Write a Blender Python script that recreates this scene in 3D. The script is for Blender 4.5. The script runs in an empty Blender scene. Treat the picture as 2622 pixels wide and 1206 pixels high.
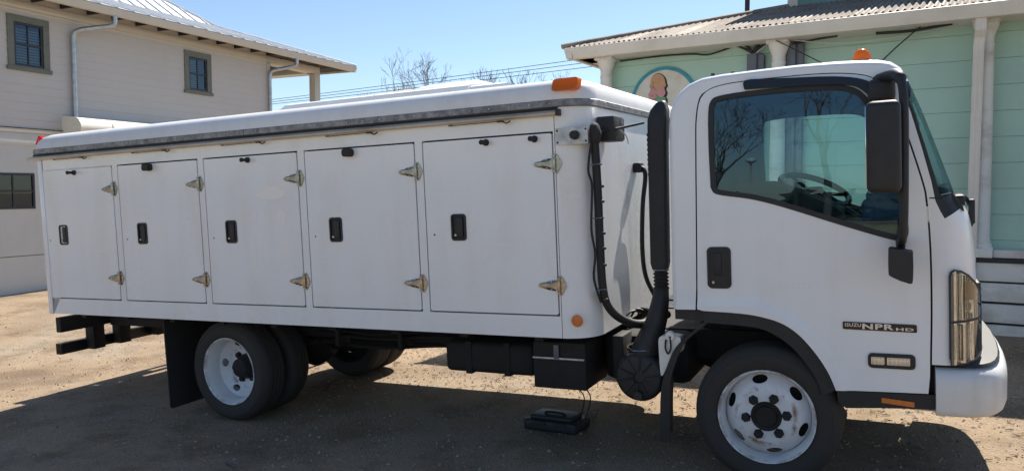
import bpy, bmesh, math, random
from mathutils import Vector, Matrix, noise
from mathutils.geometry import tessellate_polygon
rad = math.radians
random.seed(7)
S = bpy.context.scene
COL = S.collection

# ------------------------------------------------------------------ camera, sky, sun, exposure
# The truck stands on ground that falls 2 degrees to its tail: TILT turns truck axes (x nose, y far side, z up) into world axes.
TILT = Matrix(((0.99941, -0.00081, -0.03438), (0.0, 0.99973, -0.02345), (0.03439, 0.02343, 0.99913)))
cam_data = bpy.data.cameras.new('camera')
cam = bpy.data.objects.new('camera', cam_data)
COL.objects.link(cam)
right = Vector((0.9001, 0.4356, -0.0025)); fwd = Vector((-0.4351, 0.8987, -0.0559)).normalized()
up = right.cross(fwd).normalized(); right = fwd.cross(up).normalized()
M = Matrix((right, up, -fwd)).transposed().to_4x4()
M.translation = Vector((0.5802, -4.372, 1.6856))
cam.matrix_world = M
cam_data.sensor_width = 36.0
cam_data.lens = 27.245
cam_data.clip_start = 0.05
cam_data.clip_end = 2000
S.camera = cam

SUN = Vector((0.1048, 0.8463, 1.0243)).normalized()
world = bpy.data.worlds.new('World'); S.world = world; world.use_nodes = True
wn = world.node_tree.nodes; wl = world.node_tree.links
sky = wn.new('ShaderNodeTexSky'); sky.sky_type = 'NISHITA'; sky.sun_disc = False
sky.sun_elevation = math.asin(SUN.z); sky.sun_rotation = math.atan2(SUN.x, SUN.y)
sky.altitude = 150; sky.air_density = 1.0; sky.dust_density = 0.3; sky.ozone_density = 2.6
bg = wn['Background']; wl.new(sky.outputs['Color'], bg.inputs['Color']); bg.inputs['Strength'].default_value = 0.082
sun_data = bpy.data.lights.new('sun', 'SUN'); sun_data.energy = 5.0; sun_data.angle = rad(0.53); sun_data.color = (1.0, 0.93, 0.83)
sun = bpy.data.objects.new('sun', sun_data); COL.objects.link(sun)
sun.rotation_euler = SUN.to_track_quat('Z', 'Y').to_euler()
sun.location = (0, 20, 30)
vs = S.view_settings
vs.view_transform = 'Standard'; vs.look = 'None'; vs.gamma = 1.0; vs.exposure = 0.88; vs.use_curve_mapping = False

# ------------------------------------------------------------------ materials
MATS = {}
def mat(name, col, rough=0.6, metal=0.0, var=0.12, scale=6.0, bump=0.0, bscale=None, spec=0.5, coat=0.0, tint=None, emit=None):
    if name in MATS: return MATS[name]
    m = bpy.data.materials.new(name); m.use_nodes = True
    n = m.node_tree.nodes; l = m.node_tree.links; b = n['Principled BSDF']
    b.inputs['Roughness'].default_value = rough; b.inputs['Metallic'].default_value = metal
    b.inputs['Specular IOR Level'].default_value = spec; b.inputs['Coat Weight'].default_value = coat; b.inputs['Coat Roughness'].default_value = 0.08
    tc = n.new('ShaderNodeTexCoord')
    nz = n.new('ShaderNodeTexNoise'); nz.inputs['Scale'].default_value = scale; nz.inputs['Detail'].default_value = 7; nz.inputs['Roughness'].default_value = 0.62
    l.new(tc.outputs['Object'], nz.inputs['Vector'])
    rp = n.new('ShaderNodeValToRGB')
    t = tint or col
    rp.color_ramp.elements[0].position = 0.32; rp.color_ramp.elements[1].position = 0.68
    rp.color_ramp.elements[0].color = (*[max(0, c * (1 - var)) for c in t], 1)
    rp.color_ramp.elements[1].color = (*[min(1, c * (1 + var * 0.5)) for c in col], 1)
    l.new(nz.outputs['Fac'], rp.inputs['Fac']); l.new(rp.outputs['Color'], b.inputs['Base Color'])
    if bump:
        bz = n.new('ShaderNodeTexNoise'); bz.inputs['Scale'].default_value = bscale or scale * 6; bz.inputs['Detail'].default_value = 5
        l.new(tc.outputs['Object'], bz.inputs['Vector'])
        bp = n.new('ShaderNodeBump'); bp.inputs['Strength'].default_value = bump; bp.inputs['Distance'].default_value = 0.01
        l.new(bz.outputs['Fac'], bp.inputs['Height']); l.new(bp.outputs['Normal'], b.inputs['Normal'])
    MATS[name] = m
    return m

def streaked(name, col, dirt, rough, amount=0.5, sx=9.0, sz=0.7, spec=0.5, coat=0.0, bump=0.0, bscale=40):
    """paint with faint vertical streaks and blotches of dirt"""
    m = bpy.data.materials.new(name); m.use_nodes = True
    n = m.node_tree.nodes; l = m.node_tree.links; b = n['Principled BSDF']
    tc = n.new('ShaderNodeTexCoord'); mp = n.new('ShaderNodeMapping'); mp.inputs['Scale'].default_value = (sx, sx, sz)
    l.new(tc.outputs['Object'], mp.inputs['Vector'])
    a = n.new('ShaderNodeTexNoise'); a.inputs['Scale'].default_value = 1.0; a.inputs['Detail'].default_value = 8
    l.new(mp.outputs['Vector'], a.inputs['Vector'])
    c = n.new('ShaderNodeTexNoise'); c.inputs['Scale'].default_value = 1.7; c.inputs['Detail'].default_value = 9; c.inputs['Roughness'].default_value = 0.7
    l.new(tc.outputs['Object'], c.inputs['Vector'])
    mul = n.new('ShaderNodeMath'); mul.operation = 'MULTIPLY'; l.new(a.outputs['Fac'], mul.inputs[0]); l.new(c.outputs['Fac'], mul.inputs[1])
    rp = n.new('ShaderNodeValToRGB'); rp.color_ramp.elements[0].position = 0.22; rp.color_ramp.elements[1].position = 0.45
    rp.color_ramp.elements[0].color = (0, 0, 0, 1); rp.color_ramp.elements[1].color = (amount, amount, amount, 1)
    l.new(mul.outputs[0], rp.inputs['Fac'])
    mx = n.new('ShaderNodeMix'); mx.data_type = 'RGBA'; mx.inputs['A'].default_value = (*col, 1); mx.inputs['B'].default_value = (*dirt, 1)
    l.new(rp.outputs['Color'], mx.inputs['Factor']); l.new(mx.outputs['Result'], b.inputs['Base Color'])
    rr = n.new('ShaderNodeMapRange'); rr.inputs['To Min'].default_value = rough * 0.75; rr.inputs['To Max'].default_value = min(1, rough * 1.3)
    l.new(c.outputs['Fac'], rr.inputs['Value']); l.new(rr.outputs['Result'], b.inputs['Roughness'])
    b.inputs['Specular IOR Level'].default_value = spec; b.inputs['Coat Weight'].default_value = coat; b.inputs['Coat Roughness'].default_value = 0.12
    if bump:
        bz = n.new('ShaderNodeTexNoise'); bz.inputs['Scale'].default_value = bscale; bz.inputs['Detail'].default_value = 4
        l.new(tc.outputs['Object'], bz.inputs['Vector'])
        bp = n.new('ShaderNodeBump'); bp.inputs['Strength'].default_value = bump; bp.inputs['Distance'].default_value = 0.01
        l.new(bz.outputs['Fac'], bp.inputs['Height']); l.new(bp.outputs['Normal'], b.inputs['Normal'])
    MATS[name] = m
    return m

def translucent(name, col, rough=0.25):
    m = bpy.data.materials.new(name); m.use_nodes = True
    n = m.node_tree.nodes; l = m.node_tree.links; b = n['Principled BSDF']
    tc = n.new('ShaderNodeTexCoord'); nz = n.new('ShaderNodeTexNoise'); nz.inputs['Scale'].default_value = 30; l.new(tc.outputs['Object'], nz.inputs['Vector'])
    hs = n.new('ShaderNodeHueSaturation'); hs.inputs['Color'].default_value = (*col, 1); l.new(nz.outputs['Fac'], hs.inputs['Fac']); hs.inputs['Value'].default_value = 0.8
    l.new(hs.outputs['Color'], b.inputs['Base Color']); b.inputs['Roughness'].default_value = rough
    t = n.new('ShaderNodeBsdfTranslucent'); l.new(hs.outputs['Color'], t.inputs['Color'])
    mx = n.new('ShaderNodeMixShader'); mx.inputs['Fac'].default_value = 0.45
    l.new(b.outputs['BSDF'], mx.inputs[1]); l.new(t.outputs['BSDF'], mx.inputs[2]); l.new(mx.outputs['Shader'], n['Material Output'].inputs['Surface'])
    MATS[name] = m
    return m

def glass(name, tint, refl=1.0, rough=0.0, coat=(1, 1, 1)):
    """thin pane: fresnel reflection over tinted clear"""
    m = bpy.data.materials.new(name); m.use_nodes = True
    n = m.node_tree.nodes; l = m.node_tree.links
    n.remove(n['Principled BSDF'])
    fr = n.new('ShaderNodeFresnel'); fr.inputs['IOR'].default_value = 1.5
    mu = n.new('ShaderNodeMath'); mu.operation = 'MULTIPLY'; mu.inputs[1].default_value = refl; mu.use_clamp = True
    l.new(fr.outputs['Fac'], mu.inputs[0])
    tr = n.new('ShaderNodeBsdfTransparent'); tr.inputs['Color'].default_value = (*tint, 1)
    gl = n.new('ShaderNodeBsdfGlossy'); gl.inputs['Roughness'].default_value = rough; gl.inputs['Color'].default_value = (*coat, 1)
    mx = n.new('ShaderNodeMixShader')
    l.new(mu.outputs[0], mx.inputs['Fac']); l.new(tr.outputs['BSDF'], mx.inputs[1]); l.new(gl.outputs['BSDF'], mx.inputs[2])
    l.new(mx.outputs['Shader'], n['Material Output'].inputs['Surface'])
    MATS[name] = m
    return m

PAINT = streaked('truck_white_paint', (0.835, 0.85, 0.86), (0.68, 0.64, 0.58), 0.32, 0.32, coat=0.3, bump=0.12, bscale=3.5)
BODY = streaked('body_white_gelcoat', (0.835, 0.85, 0.86), (0.69, 0.63, 0.54), 0.26, 0.45, sx=5.0, coat=0.5, bump=0.16, bscale=3.0)
ROOFW = streaked('roof_white_fibreglass', (0.78, 0.78, 0.77), (0.6, 0.56, 0.5), 0.38, 0.4)
BUMPER = streaked('bumper_white_paint', (0.7, 0.7, 0.69), (0.42, 0.38, 0.33), 0.4, 0.5)
BLACK = mat('black_plastic', (0.018, 0.019, 0.021), 0.55, var=0.25, scale=20, bump=0.15, bscale=400)
GLOSSB = mat('black_gloss', (0.012, 0.012, 0.014), 0.18, var=0.2)
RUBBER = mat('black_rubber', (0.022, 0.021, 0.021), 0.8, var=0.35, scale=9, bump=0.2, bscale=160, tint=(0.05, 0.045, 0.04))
TYRE = mat('tyre_rubber', (0.03, 0.029, 0.029), 0.82, var=0.3, scale=7, bump=0.25, bscale=120, tint=(0.055, 0.048, 0.04))
CHASSIS = mat('chassis_black_steel', (0.011, 0.011, 0.012), 0.75, var=0.5, scale=12, bump=0.2, tint=(0.022, 0.018, 0.015))
ALU = mat('aluminium', (0.5, 0.5, 0.5), 0.42, 0.9, var=0.35, scale=14, bump=0.15, bscale=90)
STEEL = mat('stainless_steel', (0.38, 0.37, 0.35), 0.2, 1.0, var=0.4, scale=30)
TRIM = mat('weathered_trim_metal', (0.25, 0.25, 0.255), 0.5, 0.7, var=0.5, scale=18, bump=0.15, bscale=90)
RAILM = streaked('dirty_rail_paint', (0.6, 0.53, 0.43), (0.3, 0.22, 0.14), 0.5, 0.7, sx=3, sz=8)
GALV = mat('galvanised_steel', (0.5, 0.53, 0.56), 0.4, 0.75, var=0.25, scale=9)
CHROME = mat('reflector_chrome', (0.75, 0.75, 0.75), 0.12, 1.0, var=0.1, scale=20)
AMBER = translucent('amber_plastic', (0.8, 0.25, 0.03), 0.2)
ORANGE = mat('orange_reflector', (0.68, 0.19, 0.03), 0.45, var=0.2, scale=40)
RED = translucent('red_plastic', (0.7, 0.03, 0.03), 0.25)
INTERIOR = mat('interior_charcoal', (0.028, 0.028, 0.03), 0.7, var=0.2)
DASHTAN = mat('dash_taupe', (0.10, 0.09, 0.075), 0.7, var=0.2)
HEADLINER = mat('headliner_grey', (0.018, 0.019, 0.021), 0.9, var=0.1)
TANK = mat('translucent_tank_plastic', (0.82, 0.79, 0.73), 0.35, var=0.08)
def rim_material():
    m = streaked('wheel_white_paint', (0.72, 0.73, 0.74), (0.45, 0.36, 0.29), 0.42, 0.35, sx=6, sz=6)
    n = m.node_tree.nodes; l = m.node_tree.links; b = n['Principled BSDF']
    tc = n.new('ShaderNodeTexCoord'); sp = n.new('ShaderNodeSeparateXYZ'); l.new(tc.outputs['Object'], sp.inputs[0])
    cb = n.new('ShaderNodeCombineXYZ'); l.new(sp.outputs['X'], cb.inputs['X']); l.new(sp.outputs['Z'], cb.inputs['Y'])
    ln = n.new('ShaderNodeVectorMath'); ln.operation = 'LENGTH'; l.new(cb.outputs[0], ln.inputs[0])
    rp = n.new('ShaderNodeValToRGB'); e = rp.color_ramp.elements; e[0].position = 0.142; e[0].color = (0, 0, 0, 1); e[1].position = 0.156; e[1].color = (1, 1, 1, 1)
    x = e.new(0.166); x.color = (0.75, 0.75, 0.75, 1); x = e.new(0.182); x.color = (0, 0, 0, 1); x = e.new(0.25); x.color = (0, 0, 0, 1); x = e.new(0.262); x.color = (0.8, 0.8, 0.8, 1)
    l.new(ln.outputs['Value'], rp.inputs['Fac'])
    nz = n.new('ShaderNodeTexNoise'); nz.inputs['Scale'].default_value = 11; nz.inputs['Detail'].default_value = 8; nz.inputs['Roughness'].default_value = 0.7; l.new(tc.outputs['Object'], nz.inputs['Vector'])
    r2 = n.new('ShaderNodeValToRGB'); r2.color_ramp.elements[0].position = 0.47; r2.color_ramp.elements[1].position = 0.62; l.new(nz.outputs['Fac'], r2.inputs['Fac'])
    mu = n.new('ShaderNodeMath'); mu.operation = 'MULTIPLY'; l.new(rp.outputs['Color'], mu.inputs[0]); l.new(r2.outputs['Color'], mu.inputs[1])
    src = b.inputs['Base Color'].links[0].from_socket
    mx = n.new('ShaderNodeMix'); mx.data_type = 'RGBA'; mx.inputs['B'].default_value = (0.2, 0.085, 0.035, 1)
    l.new(mu.outputs[0], mx.inputs['Factor']); l.new(src, mx.inputs['A']); l.new(mx.outputs['Result'], b.inputs['Base Color'])
    return m
RIMW = rim_material()
DENIM = mat('blue_denim', (0.05, 0.085, 0.15), 0.9, var=0.3, scale=25)
TANLEATHER = mat('tan_leather', (0.5, 0.26, 0.1), 0.6, var=0.25)
GLASS = glass('tinted_window_glass', (0.76, 0.95, 0.92), 1.9, coat=(0.5, 0.78, 1.0))
WSGLASS = glass('windshield_glass', (0.55, 0.66, 0.63), 0.5, coat=(0.6, 0.75, 0.8))
CLEAR = glass('clear_lens', (0.92, 0.93, 0.92), 1.6, 0.02)
CREAM = streaked('cream_siding_paint', (0.555, 0.53, 0.50), (0.49, 0.46, 0.43), 0.75, 0.3, sx=1.5)
STUCCO = streaked('cream_stucco', (0.57, 0.56, 0.53), (0.47, 0.455, 0.43), 0.85, 0.4, sx=2, bump=0.3, bscale=60)
CREAMTRIM = streaked('cream_trim_paint', (0.6, 0.56, 0.48), (0.48, 0.44, 0.38), 0.6, 0.3, sx=3)
SAGE = mat('sage_trim_paint', (0.16, 0.17, 0.14), 0.65, var=0.12)
DARKFRAME = mat('dark_window_frame', (0.018, 0.02, 0.026), 0.4, var=0.15)
METALROOF = mat('pale_metal_roof', (0.66, 0.68, 0.7), 0.38, 0.55, var=0.12, scale=3)
DARKWOOD = mat('dark_rafter_wood', (0.035, 0.035, 0.04), 0.8, var=0.3)
HOODCREAM = mat('cream_metal_hood', (0.82, 0.79, 0.69), 0.4, var=0.08)
MINT = streaked('mint_board_paint', (0.38, 0.555, 0.465), (0.31, 0.45, 0.385), 0.6, 0.5, sx=2, sz=1.2, bump=0.12, bscale=25)
TEALWALL = streaked('teal_board_paint', (0.13, 0.25, 0.25), (0.1, 0.18, 0.18), 0.6, 0.5, sx=2)
WHITEWOOD = streaked('worn_white_wood', (0.70, 0.69, 0.65), (0.3, 0.27, 0.22), 0.7, 0.7, sx=2.2, sz=5, bump=0.25, bscale=30)
GUTTERW = streaked('gutter_off_white', (0.66, 0.62, 0.55), (0.42, 0.38, 0.33), 0.5, 0.45, sx=3, sz=2)
CORRU = streaked('weathered_corrugated_sheet', (0.27, 0.225, 0.185), (0.11, 0.08, 0.06), 0.75, 0.9, sx=4, sz=4, bump=0.3, bscale=40)
GREYBOX = mat('grey_conduit_paint', (0.13, 0.14, 0.17), 0.5, var=0.2, scale=5)
CABLE = mat('black_cable', (0.012, 0.012, 0.013), 0.6, var=0.2)
WHITECABLE = mat('white_cable', (0.55, 0.55, 0.52), 0.5, var=0.1)
SIGNCREAM = streaked('sign_cream_paint', (0.62, 0.59, 0.52), (0.42, 0.34, 0.2), 0.6, 0.7, sx=4, sz=4)
SIGNTEAL = mat('sign_teal_rim', (0.03, 0.25, 0.32), 0.5, var=0.15)
SIGNINK = mat('sign_dark_outline', (0.035, 0.022, 0.02), 0.6, var=0.2)
SIGNTAN = mat('sign_tan_scoop', (0.5, 0.28, 0.15), 0.6, var=0.12, scale=14)
SIGNPINK = mat('sign_pink_scoop', (0.56, 0.26, 0.25), 0.6, var=0.12, scale=14)
SIGNGREEN = mat('sign_green_scoop', (0.12, 0.33, 0.18), 0.6, var=0.12, scale=14)
SIGNCONE = mat('sign_cone', (0.42, 0.24, 0.1), 0.6, var=0.2, scale=20)
BARK = mat('winter_bark', (0.15, 0.125, 0.11), 0.9, var=0.35, scale=12)
PEBBLE = mat('pebbles', (0.36, 0.295, 0.23), 0.85, var=0.5, scale=45, tint=(0.2, 0.155, 0.11))
STRAW = mat('dry_straw_and_chips', (0.45, 0.32, 0.19), 0.85, var=0.7, scale=50, tint=(0.16, 0.09, 0.05))
FARLEAF = mat('far_scrub', (0.05, 0.05, 0.035), 0.95, var=0.5, scale=1.5)
POLEM = mat('dark_pole', (0.022, 0.022, 0.025), 0.7, var=0.2)
TOWERW = mat('tower_white', (0.6, 0.6, 0.6), 0.6, var=0.1)
SHEDM = streaked('shed_siding', (0.4, 0.36, 0.3), (0.25, 0.2, 0.16), 0.7, 0.5)

# ------------------------------------------------------------------ mesh helpers
def empty(name, loc=(0, 0, 0), rot=None):
    o = bpy.data.objects.new(name, None); COL.objects.link(o); o.empty_display_size = 0.2
    o.location = loc
    if rot is not None: o.rotation_euler = rot
    return o
def tag(o, label=None, cat=None, group=None, kind=None):
    if label: o['label'] = label
    if cat: o['category'] = cat
    if group: o['group'] = group
    if kind: o['kind'] = kind
    return o
def finish(me, m, smooth=40):
    me.materials.append(m)
    if smooth:
        me.polygons.foreach_set('use_smooth', [True] * len(me.polygons)); me.set_sharp_from_angle(angle=rad(smooth))
def link(name, me, parent=None):
    o = bpy.data.objects.new(name, me); COL.objects.link(o); o.parent = parent
    return o
def copy_tree(o, parent):
    c = o.copy(); COL.objects.link(c); c.parent = parent
    for ch in list(o.children): copy_tree(ch, c)
    return c

class B:
    def __init__(s): s.bm = bmesh.new()
    def build(s, name, m, parent=None, smooth=40, weld=True):
        if weld: bmesh.ops.remove_doubles(s.bm, verts=s.bm.verts, dist=0.0002)
        bmesh.ops.recalc_face_normals(s.bm, faces=s.bm.faces)
        me = bpy.data.meshes.new(name); s.bm.to_mesh(me); s.bm.free()
        finish(me, m, smooth)
        return link(name, me, parent)
    def raw(s, vs, fs):
        v = [s.bm.verts.new(p) for p in vs]
        for f in fs:
            try: s.bm.faces.new([v[i] for i in f])
            except ValueError: pass
        return s
    def box(s, lo, hi, bevel=0.0, seg=2, rot=None):
        """box between two corners, edges rounded"""
        t = bmesh.new(); bmesh.ops.create_cube(t, size=1)
        c = [(a + b) / 2 for a, b in zip(lo, hi)]; d = [abs(b - a) for a, b in zip(lo, hi)]
        for v in t.verts: v.co = Vector((v.co.x * d[0], v.co.y * d[1], v.co.z * d[2]))
        if bevel: bmesh.ops.bevel(t, geom=list(t.edges), offset=min(bevel, min(d) * 0.49), segments=seg, affect='EDGES', profile=0.5)
        for v in t.verts:
            if rot is not None: v.co = rot @ v.co
            v.co += Vector(c)
        me = bpy.data.meshes.new('tmp'); t.to_mesh(me); t.free(); s.bm.from_mesh(me); bpy.data.meshes.remove(me)
        return s
    def tube(s, path, r, n=8, caps=True):
        path = [Vector(p) for p in path]
        rs = r if isinstance(r, (list, tuple)) else [r] * len(path)
        prev = None; rings = []
        for i, p in enumerate(path):
            a = path[max(0, i - 1)]; b = path[min(len(path) - 1, i + 1)]
            t = (b - a).normalized()
            if prev is None:
                u = t.orthogonal().normalized()
            else:
                u = (prev - t * prev.dot(t))
                u = u.normalized() if u.length > 1e-6 else t.orthogonal().normalized()
            prev = u; w = t.cross(u)
            rings.append([s.bm.verts.new(p + (u * math.cos(2 * math.pi * k / n) + w * math.sin(2 * math.pi * k / n)) * rs[i]) for k in range(n)])
        for A, C in zip(rings, rings[1:]):
            for k in range(n): s.bm.faces.new((A[k], A[(k + 1) % n], C[(k + 1) % n], C[k]))
        if caps: s.bm.faces.new(rings[0][::-1]); s.bm.faces.new(rings[-1])
        return s
    def lathe(s, prof, n=32, fn=None, closed=False):
        """prof: (radius, height) pairs; fn(radius, angle, height) -> point; default about z"""
        fn = fn or (lambda r, a, h: (r * math.cos(a), r * math.sin(a), h))
        rings = []
        for r, h in prof:
            if r < 1e-6: rings.append([s.bm.verts.new(fn(0, 0, h))])
            else: rings.append([s.bm.verts.new(fn(r, 2 * math.pi * k / n, h)) for k in range(n)])
        pairs = list(zip(rings, rings[1:]))
        if closed: pairs.append((rings[-1], rings[0]))
        for A, C in pairs:
            if len(A) == 1 and len(C) == 1: continue
            for k in range(n):
                j = (k + 1) % n
                if len(A) == 1: s.bm.faces.new((A[0], C[k], C[j]))
                elif len(C) == 1: s.bm.faces.new((A[k], A[j], C[0]))
                else: s.bm.faces.new((A[k], A[j], C[j], C[k]))
        return s
    def panel(s, outline, holes=(), thick=0.02, fn=None, cuts=()):
        """flat polygon with holes in (u, v), cut along grid lines, given thickness; fn(u, v, w) -> point"""
        fn = fn or (lambda u, v, w: (u, w, v))
        loops = [[Vector((p[0], p[1], 0)) for p in outline]] + [[Vector((p[0], p[1], 0)) for p in h] for h in holes]
        flat = [p for L in loops for p in L]
        t = bmesh.new(); vv = [t.verts.new(p) for p in flat]
        for tri in tessellate_polygon(loops):
            try: t.faces.new([vv[i] for i in tri])
            except ValueError: pass
        for axis, val in cuts:
            co = Vector((val, 0, 0)) if axis == 'u' else Vector((0, val, 0)); no = Vector((1, 0, 0)) if axis == 'u' else Vector((0, 1, 0))
            bmesh.ops.bisect_plane(t, geom=list(t.verts) + list(t.edges) + list(t.faces), plane_co=co, plane_no=no)
        t.verts.index_update()
        top = [s.bm.verts.new(fn(v.co.x, v.co.y, 0)) for v in t.verts]
        bot = [s.bm.verts.new(fn(v.co.x, v.co.y, thick)) for v in t.verts] if thick else None
        for f in t.faces:
            ids = [v.index for v in f.verts]
            s.bm.faces.new([top[i] for i in ids])
            if thick: s.bm.faces.new([bot[i] for i in ids[::-1]])
        if thick:
            for e in t.edges:
                if len(e.link_faces) == 1:
                    a, b = e.verts[0].index, e.verts[1].index
                    s.bm.faces.new((top[a], top[b], bot[b], bot[a]))
        t.free()
        return s
    def sweep(s, path, sec, closed=False):
        """path: list of (point, right, up); sec: closed 2D section"""
        rings = [[s.bm.verts.new(Vector(p) + Vector(a) * u + Vector(b) * v) for u, v in sec] for p, a, b in path]
        n = len(sec)
        for A, C in zip(rings, rings[1:]):
            for k in range(n): s.bm.faces.new((A[k], A[(k + 1) % n], C[(k + 1) % n], C[k]))
        s.bm.faces.new(rings[0][::-1]); s.bm.faces.new(rings[-1])
        return s

def rrect(x0, x1, z0, z1, r, n=5):
    pts = []
    for cx, cz, a0 in ((x1 - r, z1 - r, 0), (x0 + r, z1 - r, 90), (x0 + r, z0 + r, 180), (x1 - r, z0 + r, 270)):
        for k in range(n + 1):
            a = rad(a0 + 90 * k / n); pts.append((cx + r * math.cos(a), cz + r * math.sin(a)))
    return pts
def ellipse(cx, cz, a, b, n=20, rot=0.0):
    return [(cx + a * math.cos(t) * math.cos(rot) - b * math.sin(t) * math.sin(rot), cz + a * math.cos(t) * math.sin(rot) + b * math.sin(t) * math.cos(rot)) for t in [2 * math.pi * k / n for k in range(n)]]
def smoothpath(pts, n=4):
    pts = [Vector(p) for p in pts]; out = []
    for i in range(len(pts) - 1):
        p0 = pts[max(0, i - 1)]; p1 = pts[i]; p2 = pts[i + 1]; p3 = pts[min(len(pts) - 1, i + 2)]
        for k in range(n):
            t = k / n
            out.append(0.5 * ((2 * p1) + (p2 - p0) * t + (2 * p0 - 5 * p1 + 4 * p2 - p3) * t * t + (3 * p1 - p0 - 3 * p2 + p3) * t ** 3))
    out.append(pts[-1])
    return out
def smooth2(pts, n=4): return [(p.x, p.y) for p in smoothpath([(a, b, 0) for a, b in pts], n)]
def text_mesh(body, size, depth, sx=1.0, bold=0.0, shear=0.0):
    cu = bpy.data.curves.new('text', 'FONT'); cu.body = body; cu.size = size; cu.extrude = depth; cu.offset = bold; cu.shear = shear; cu.space_character = 1.12
    o = bpy.data.objects.new('text', cu); COL.objects.link(o)
    bpy.context.view_layer.update()
    me = bpy.data.meshes.new_from_object(o.evaluated_get(bpy.context.evaluated_depsgraph_get()))
    COL.objects.unlink(o); bpy.data.objects.remove(o)
    for v in me.vertices: v.co.x *= sx
    return me

# ------------------------------------------------------------------ ground
def zg(x, y): return 0.03442 * 25 * math.tanh(x / 25) + 0.02345 * 25 * math.tanh(y / 25)
def ground_material():
    m = bpy.data.materials.new('gravel_and_dirt'); m.use_nodes = True
    n = m.node_tree.nodes; l = m.node_tree.links; b = n['Principled BSDF']
    tc = n.new('ShaderNodeTexCoord'); pos = tc.outputs['Object']
    def nz(sc, det=6, ro=0.6):
        q = n.new('ShaderNodeTexNoise'); q.inputs['Scale'].default_value = sc; q.inputs['Detail'].default_value = det; q.inputs['Roughness'].default_value = ro
        l.new(pos, q.inputs['Vector']); return q.outputs['Fac']
    def ramp(src, stops):
        r = n.new('ShaderNodeValToRGB'); e = r.color_ramp.elements
        while len(e) < len(stops): e.new(0.5)
        for k, (p, c) in enumerate(stops): e[k].position = p; e[k].color = (*c, 1)
        l.new(src, r.inputs['Fac']); return r.outputs['Color']
    def mix(f, a, c, mode='MIX'):
        q = n.new('ShaderNodeMix'); q.data_type = 'RGBA'; q.blend_type = mode
        if isinstance(f, float): q.inputs['Factor'].default_value = f
        else: l.new(f, q.inputs['Factor'])
        l.new(a, q.inputs['A']); l.new(c, q.inputs['B']); return q.outputs['Result']
    big = ramp(nz(0.45, 5), [(0.3, (0.265, 0.215, 0.165)), (0.5, (0.355, 0.275, 0.195)), (0.72, (0.35, 0.31, 0.255))])
    fine = ramp(nz(38, 8, 0.75), [(0.28, (0.62, 0.6, 0.58)), (0.5, (0.97, 0.96, 0.94)), (0.74, (1.25, 1.22, 1.17))])
    vo = n.new('ShaderNodeTexVoronoi'); vo.inputs['Scale'].default_value = 75; l.new(pos, vo.inputs['Vector'])
    stones = ramp(vo.outputs['Distance'], [(0.1, (1.18, 1.16, 1.12)), (0.55, (0.7, 0.66, 0.6))])
    c = mix(1.0, big, fine, 'MULTIPLY'); c = mix(0.45, c, stones, 'MULTIPLY')
    pk = ramp(nz(1.6, 6, 0.65), [(0.36, (0.66, 0.62, 0.58)), (0.5, (0.98, 0.97, 0.96)), (0.66, (1.1, 1.08, 1.05))]); c = mix(1.0, c, pk, 'MULTIPLY')
    wetmask = ramp(nz(0.8, 4), [(0.56, (0, 0, 0)), (0.66, (1, 1, 1))])
    dark = n.new('ShaderNodeRGB'); dark.outputs[0].default_value = (0.62, 0.57, 0.5, 1)
    wet = mix(1.0, c, dark.outputs[0], 'MULTIPLY')
    c = mix(wetmask, c, wet)
    l.new(c, b.inputs['Base Color'])
    rr = n.new('ShaderNodeMapRange'); rr.inputs['To Min'].default_value = 0.92; rr.inputs['To Max'].default_value = 0.6
    l.new(wetmask, rr.inputs['Value']); l.new(rr.outputs['Result'], b.inputs['Roughness'])
    b.inputs['Specular IOR Level'].default_value = 0.3
    ad = n.new('ShaderNodeMath'); ad.operation = 'MULTIPLY_ADD'; ad.inputs[1].default_value = -0.6
    l.new(vo.outputs['Distance'], ad.inputs[0]); l.new(nz(24, 8, 0.7), ad.inputs[2])
    bp = n.new('ShaderNodeBump'); bp.inputs['Strength'].default_value = 0.65; bp.inputs['Distance'].default_value = 0.02
    l.new(ad.outputs[0], bp.inputs['Height']); l.new(bp.outputs['Normal'], b.inputs['Normal'])
    return m
def bumps(x, y):
    f = max(0.0, min(1.0, (abs(y - 1.15) - 1.3) / 1.5)) if -6.5 < x < 1.8 else 1.0
    far = min(1.0, math.hypot(x, y) / 20)
    h = 0.02 * noise.noise((x * 0.7, y * 0.7, 3)) + 0.008 * noise.noise((x * 2.9, y * 2.9, 9)) + far * 0.06 * noise.noise((x * 0.15, y * 0.15, 1))
    # shallow wheel ruts beside the tail
    if x < -6.3: h += -0.02 * math.exp(-((y - 2.6 - 0.12 * (x + 8)) / 0.18) ** 2) - 0.02 * math.exp(-((y - 4.3 - 0.1 * (x + 8)) / 0.2) ** 2)
    return h * (0.15 + 0.85 * f)
N = 240
ax = [1.3 * math.sinh(6.3 * (2 * i / N - 1)) for i in range(N + 1)]
verts = [(x - 2.2, y + 1.0, zg(x - 2.2, y + 1.0) - 0.004 + bumps(x - 2.2, y + 1.0)) for y in ax for x in ax]
faces = [(j * (N + 1) + i, j * (N + 1) + i + 1, (j + 1) * (N + 1) + i + 1, (j + 1) * (N + 1) + i) for j in range(N) for i in range(N)]
me = bpy.data.meshes.new('ground'); me.from_pydata(verts, [], faces); finish(me, ground_material(), 80)
ground = tag(link('ground', me), 'tan gravel and dirt yard around the truck', 'ground', kind='structure')

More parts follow.
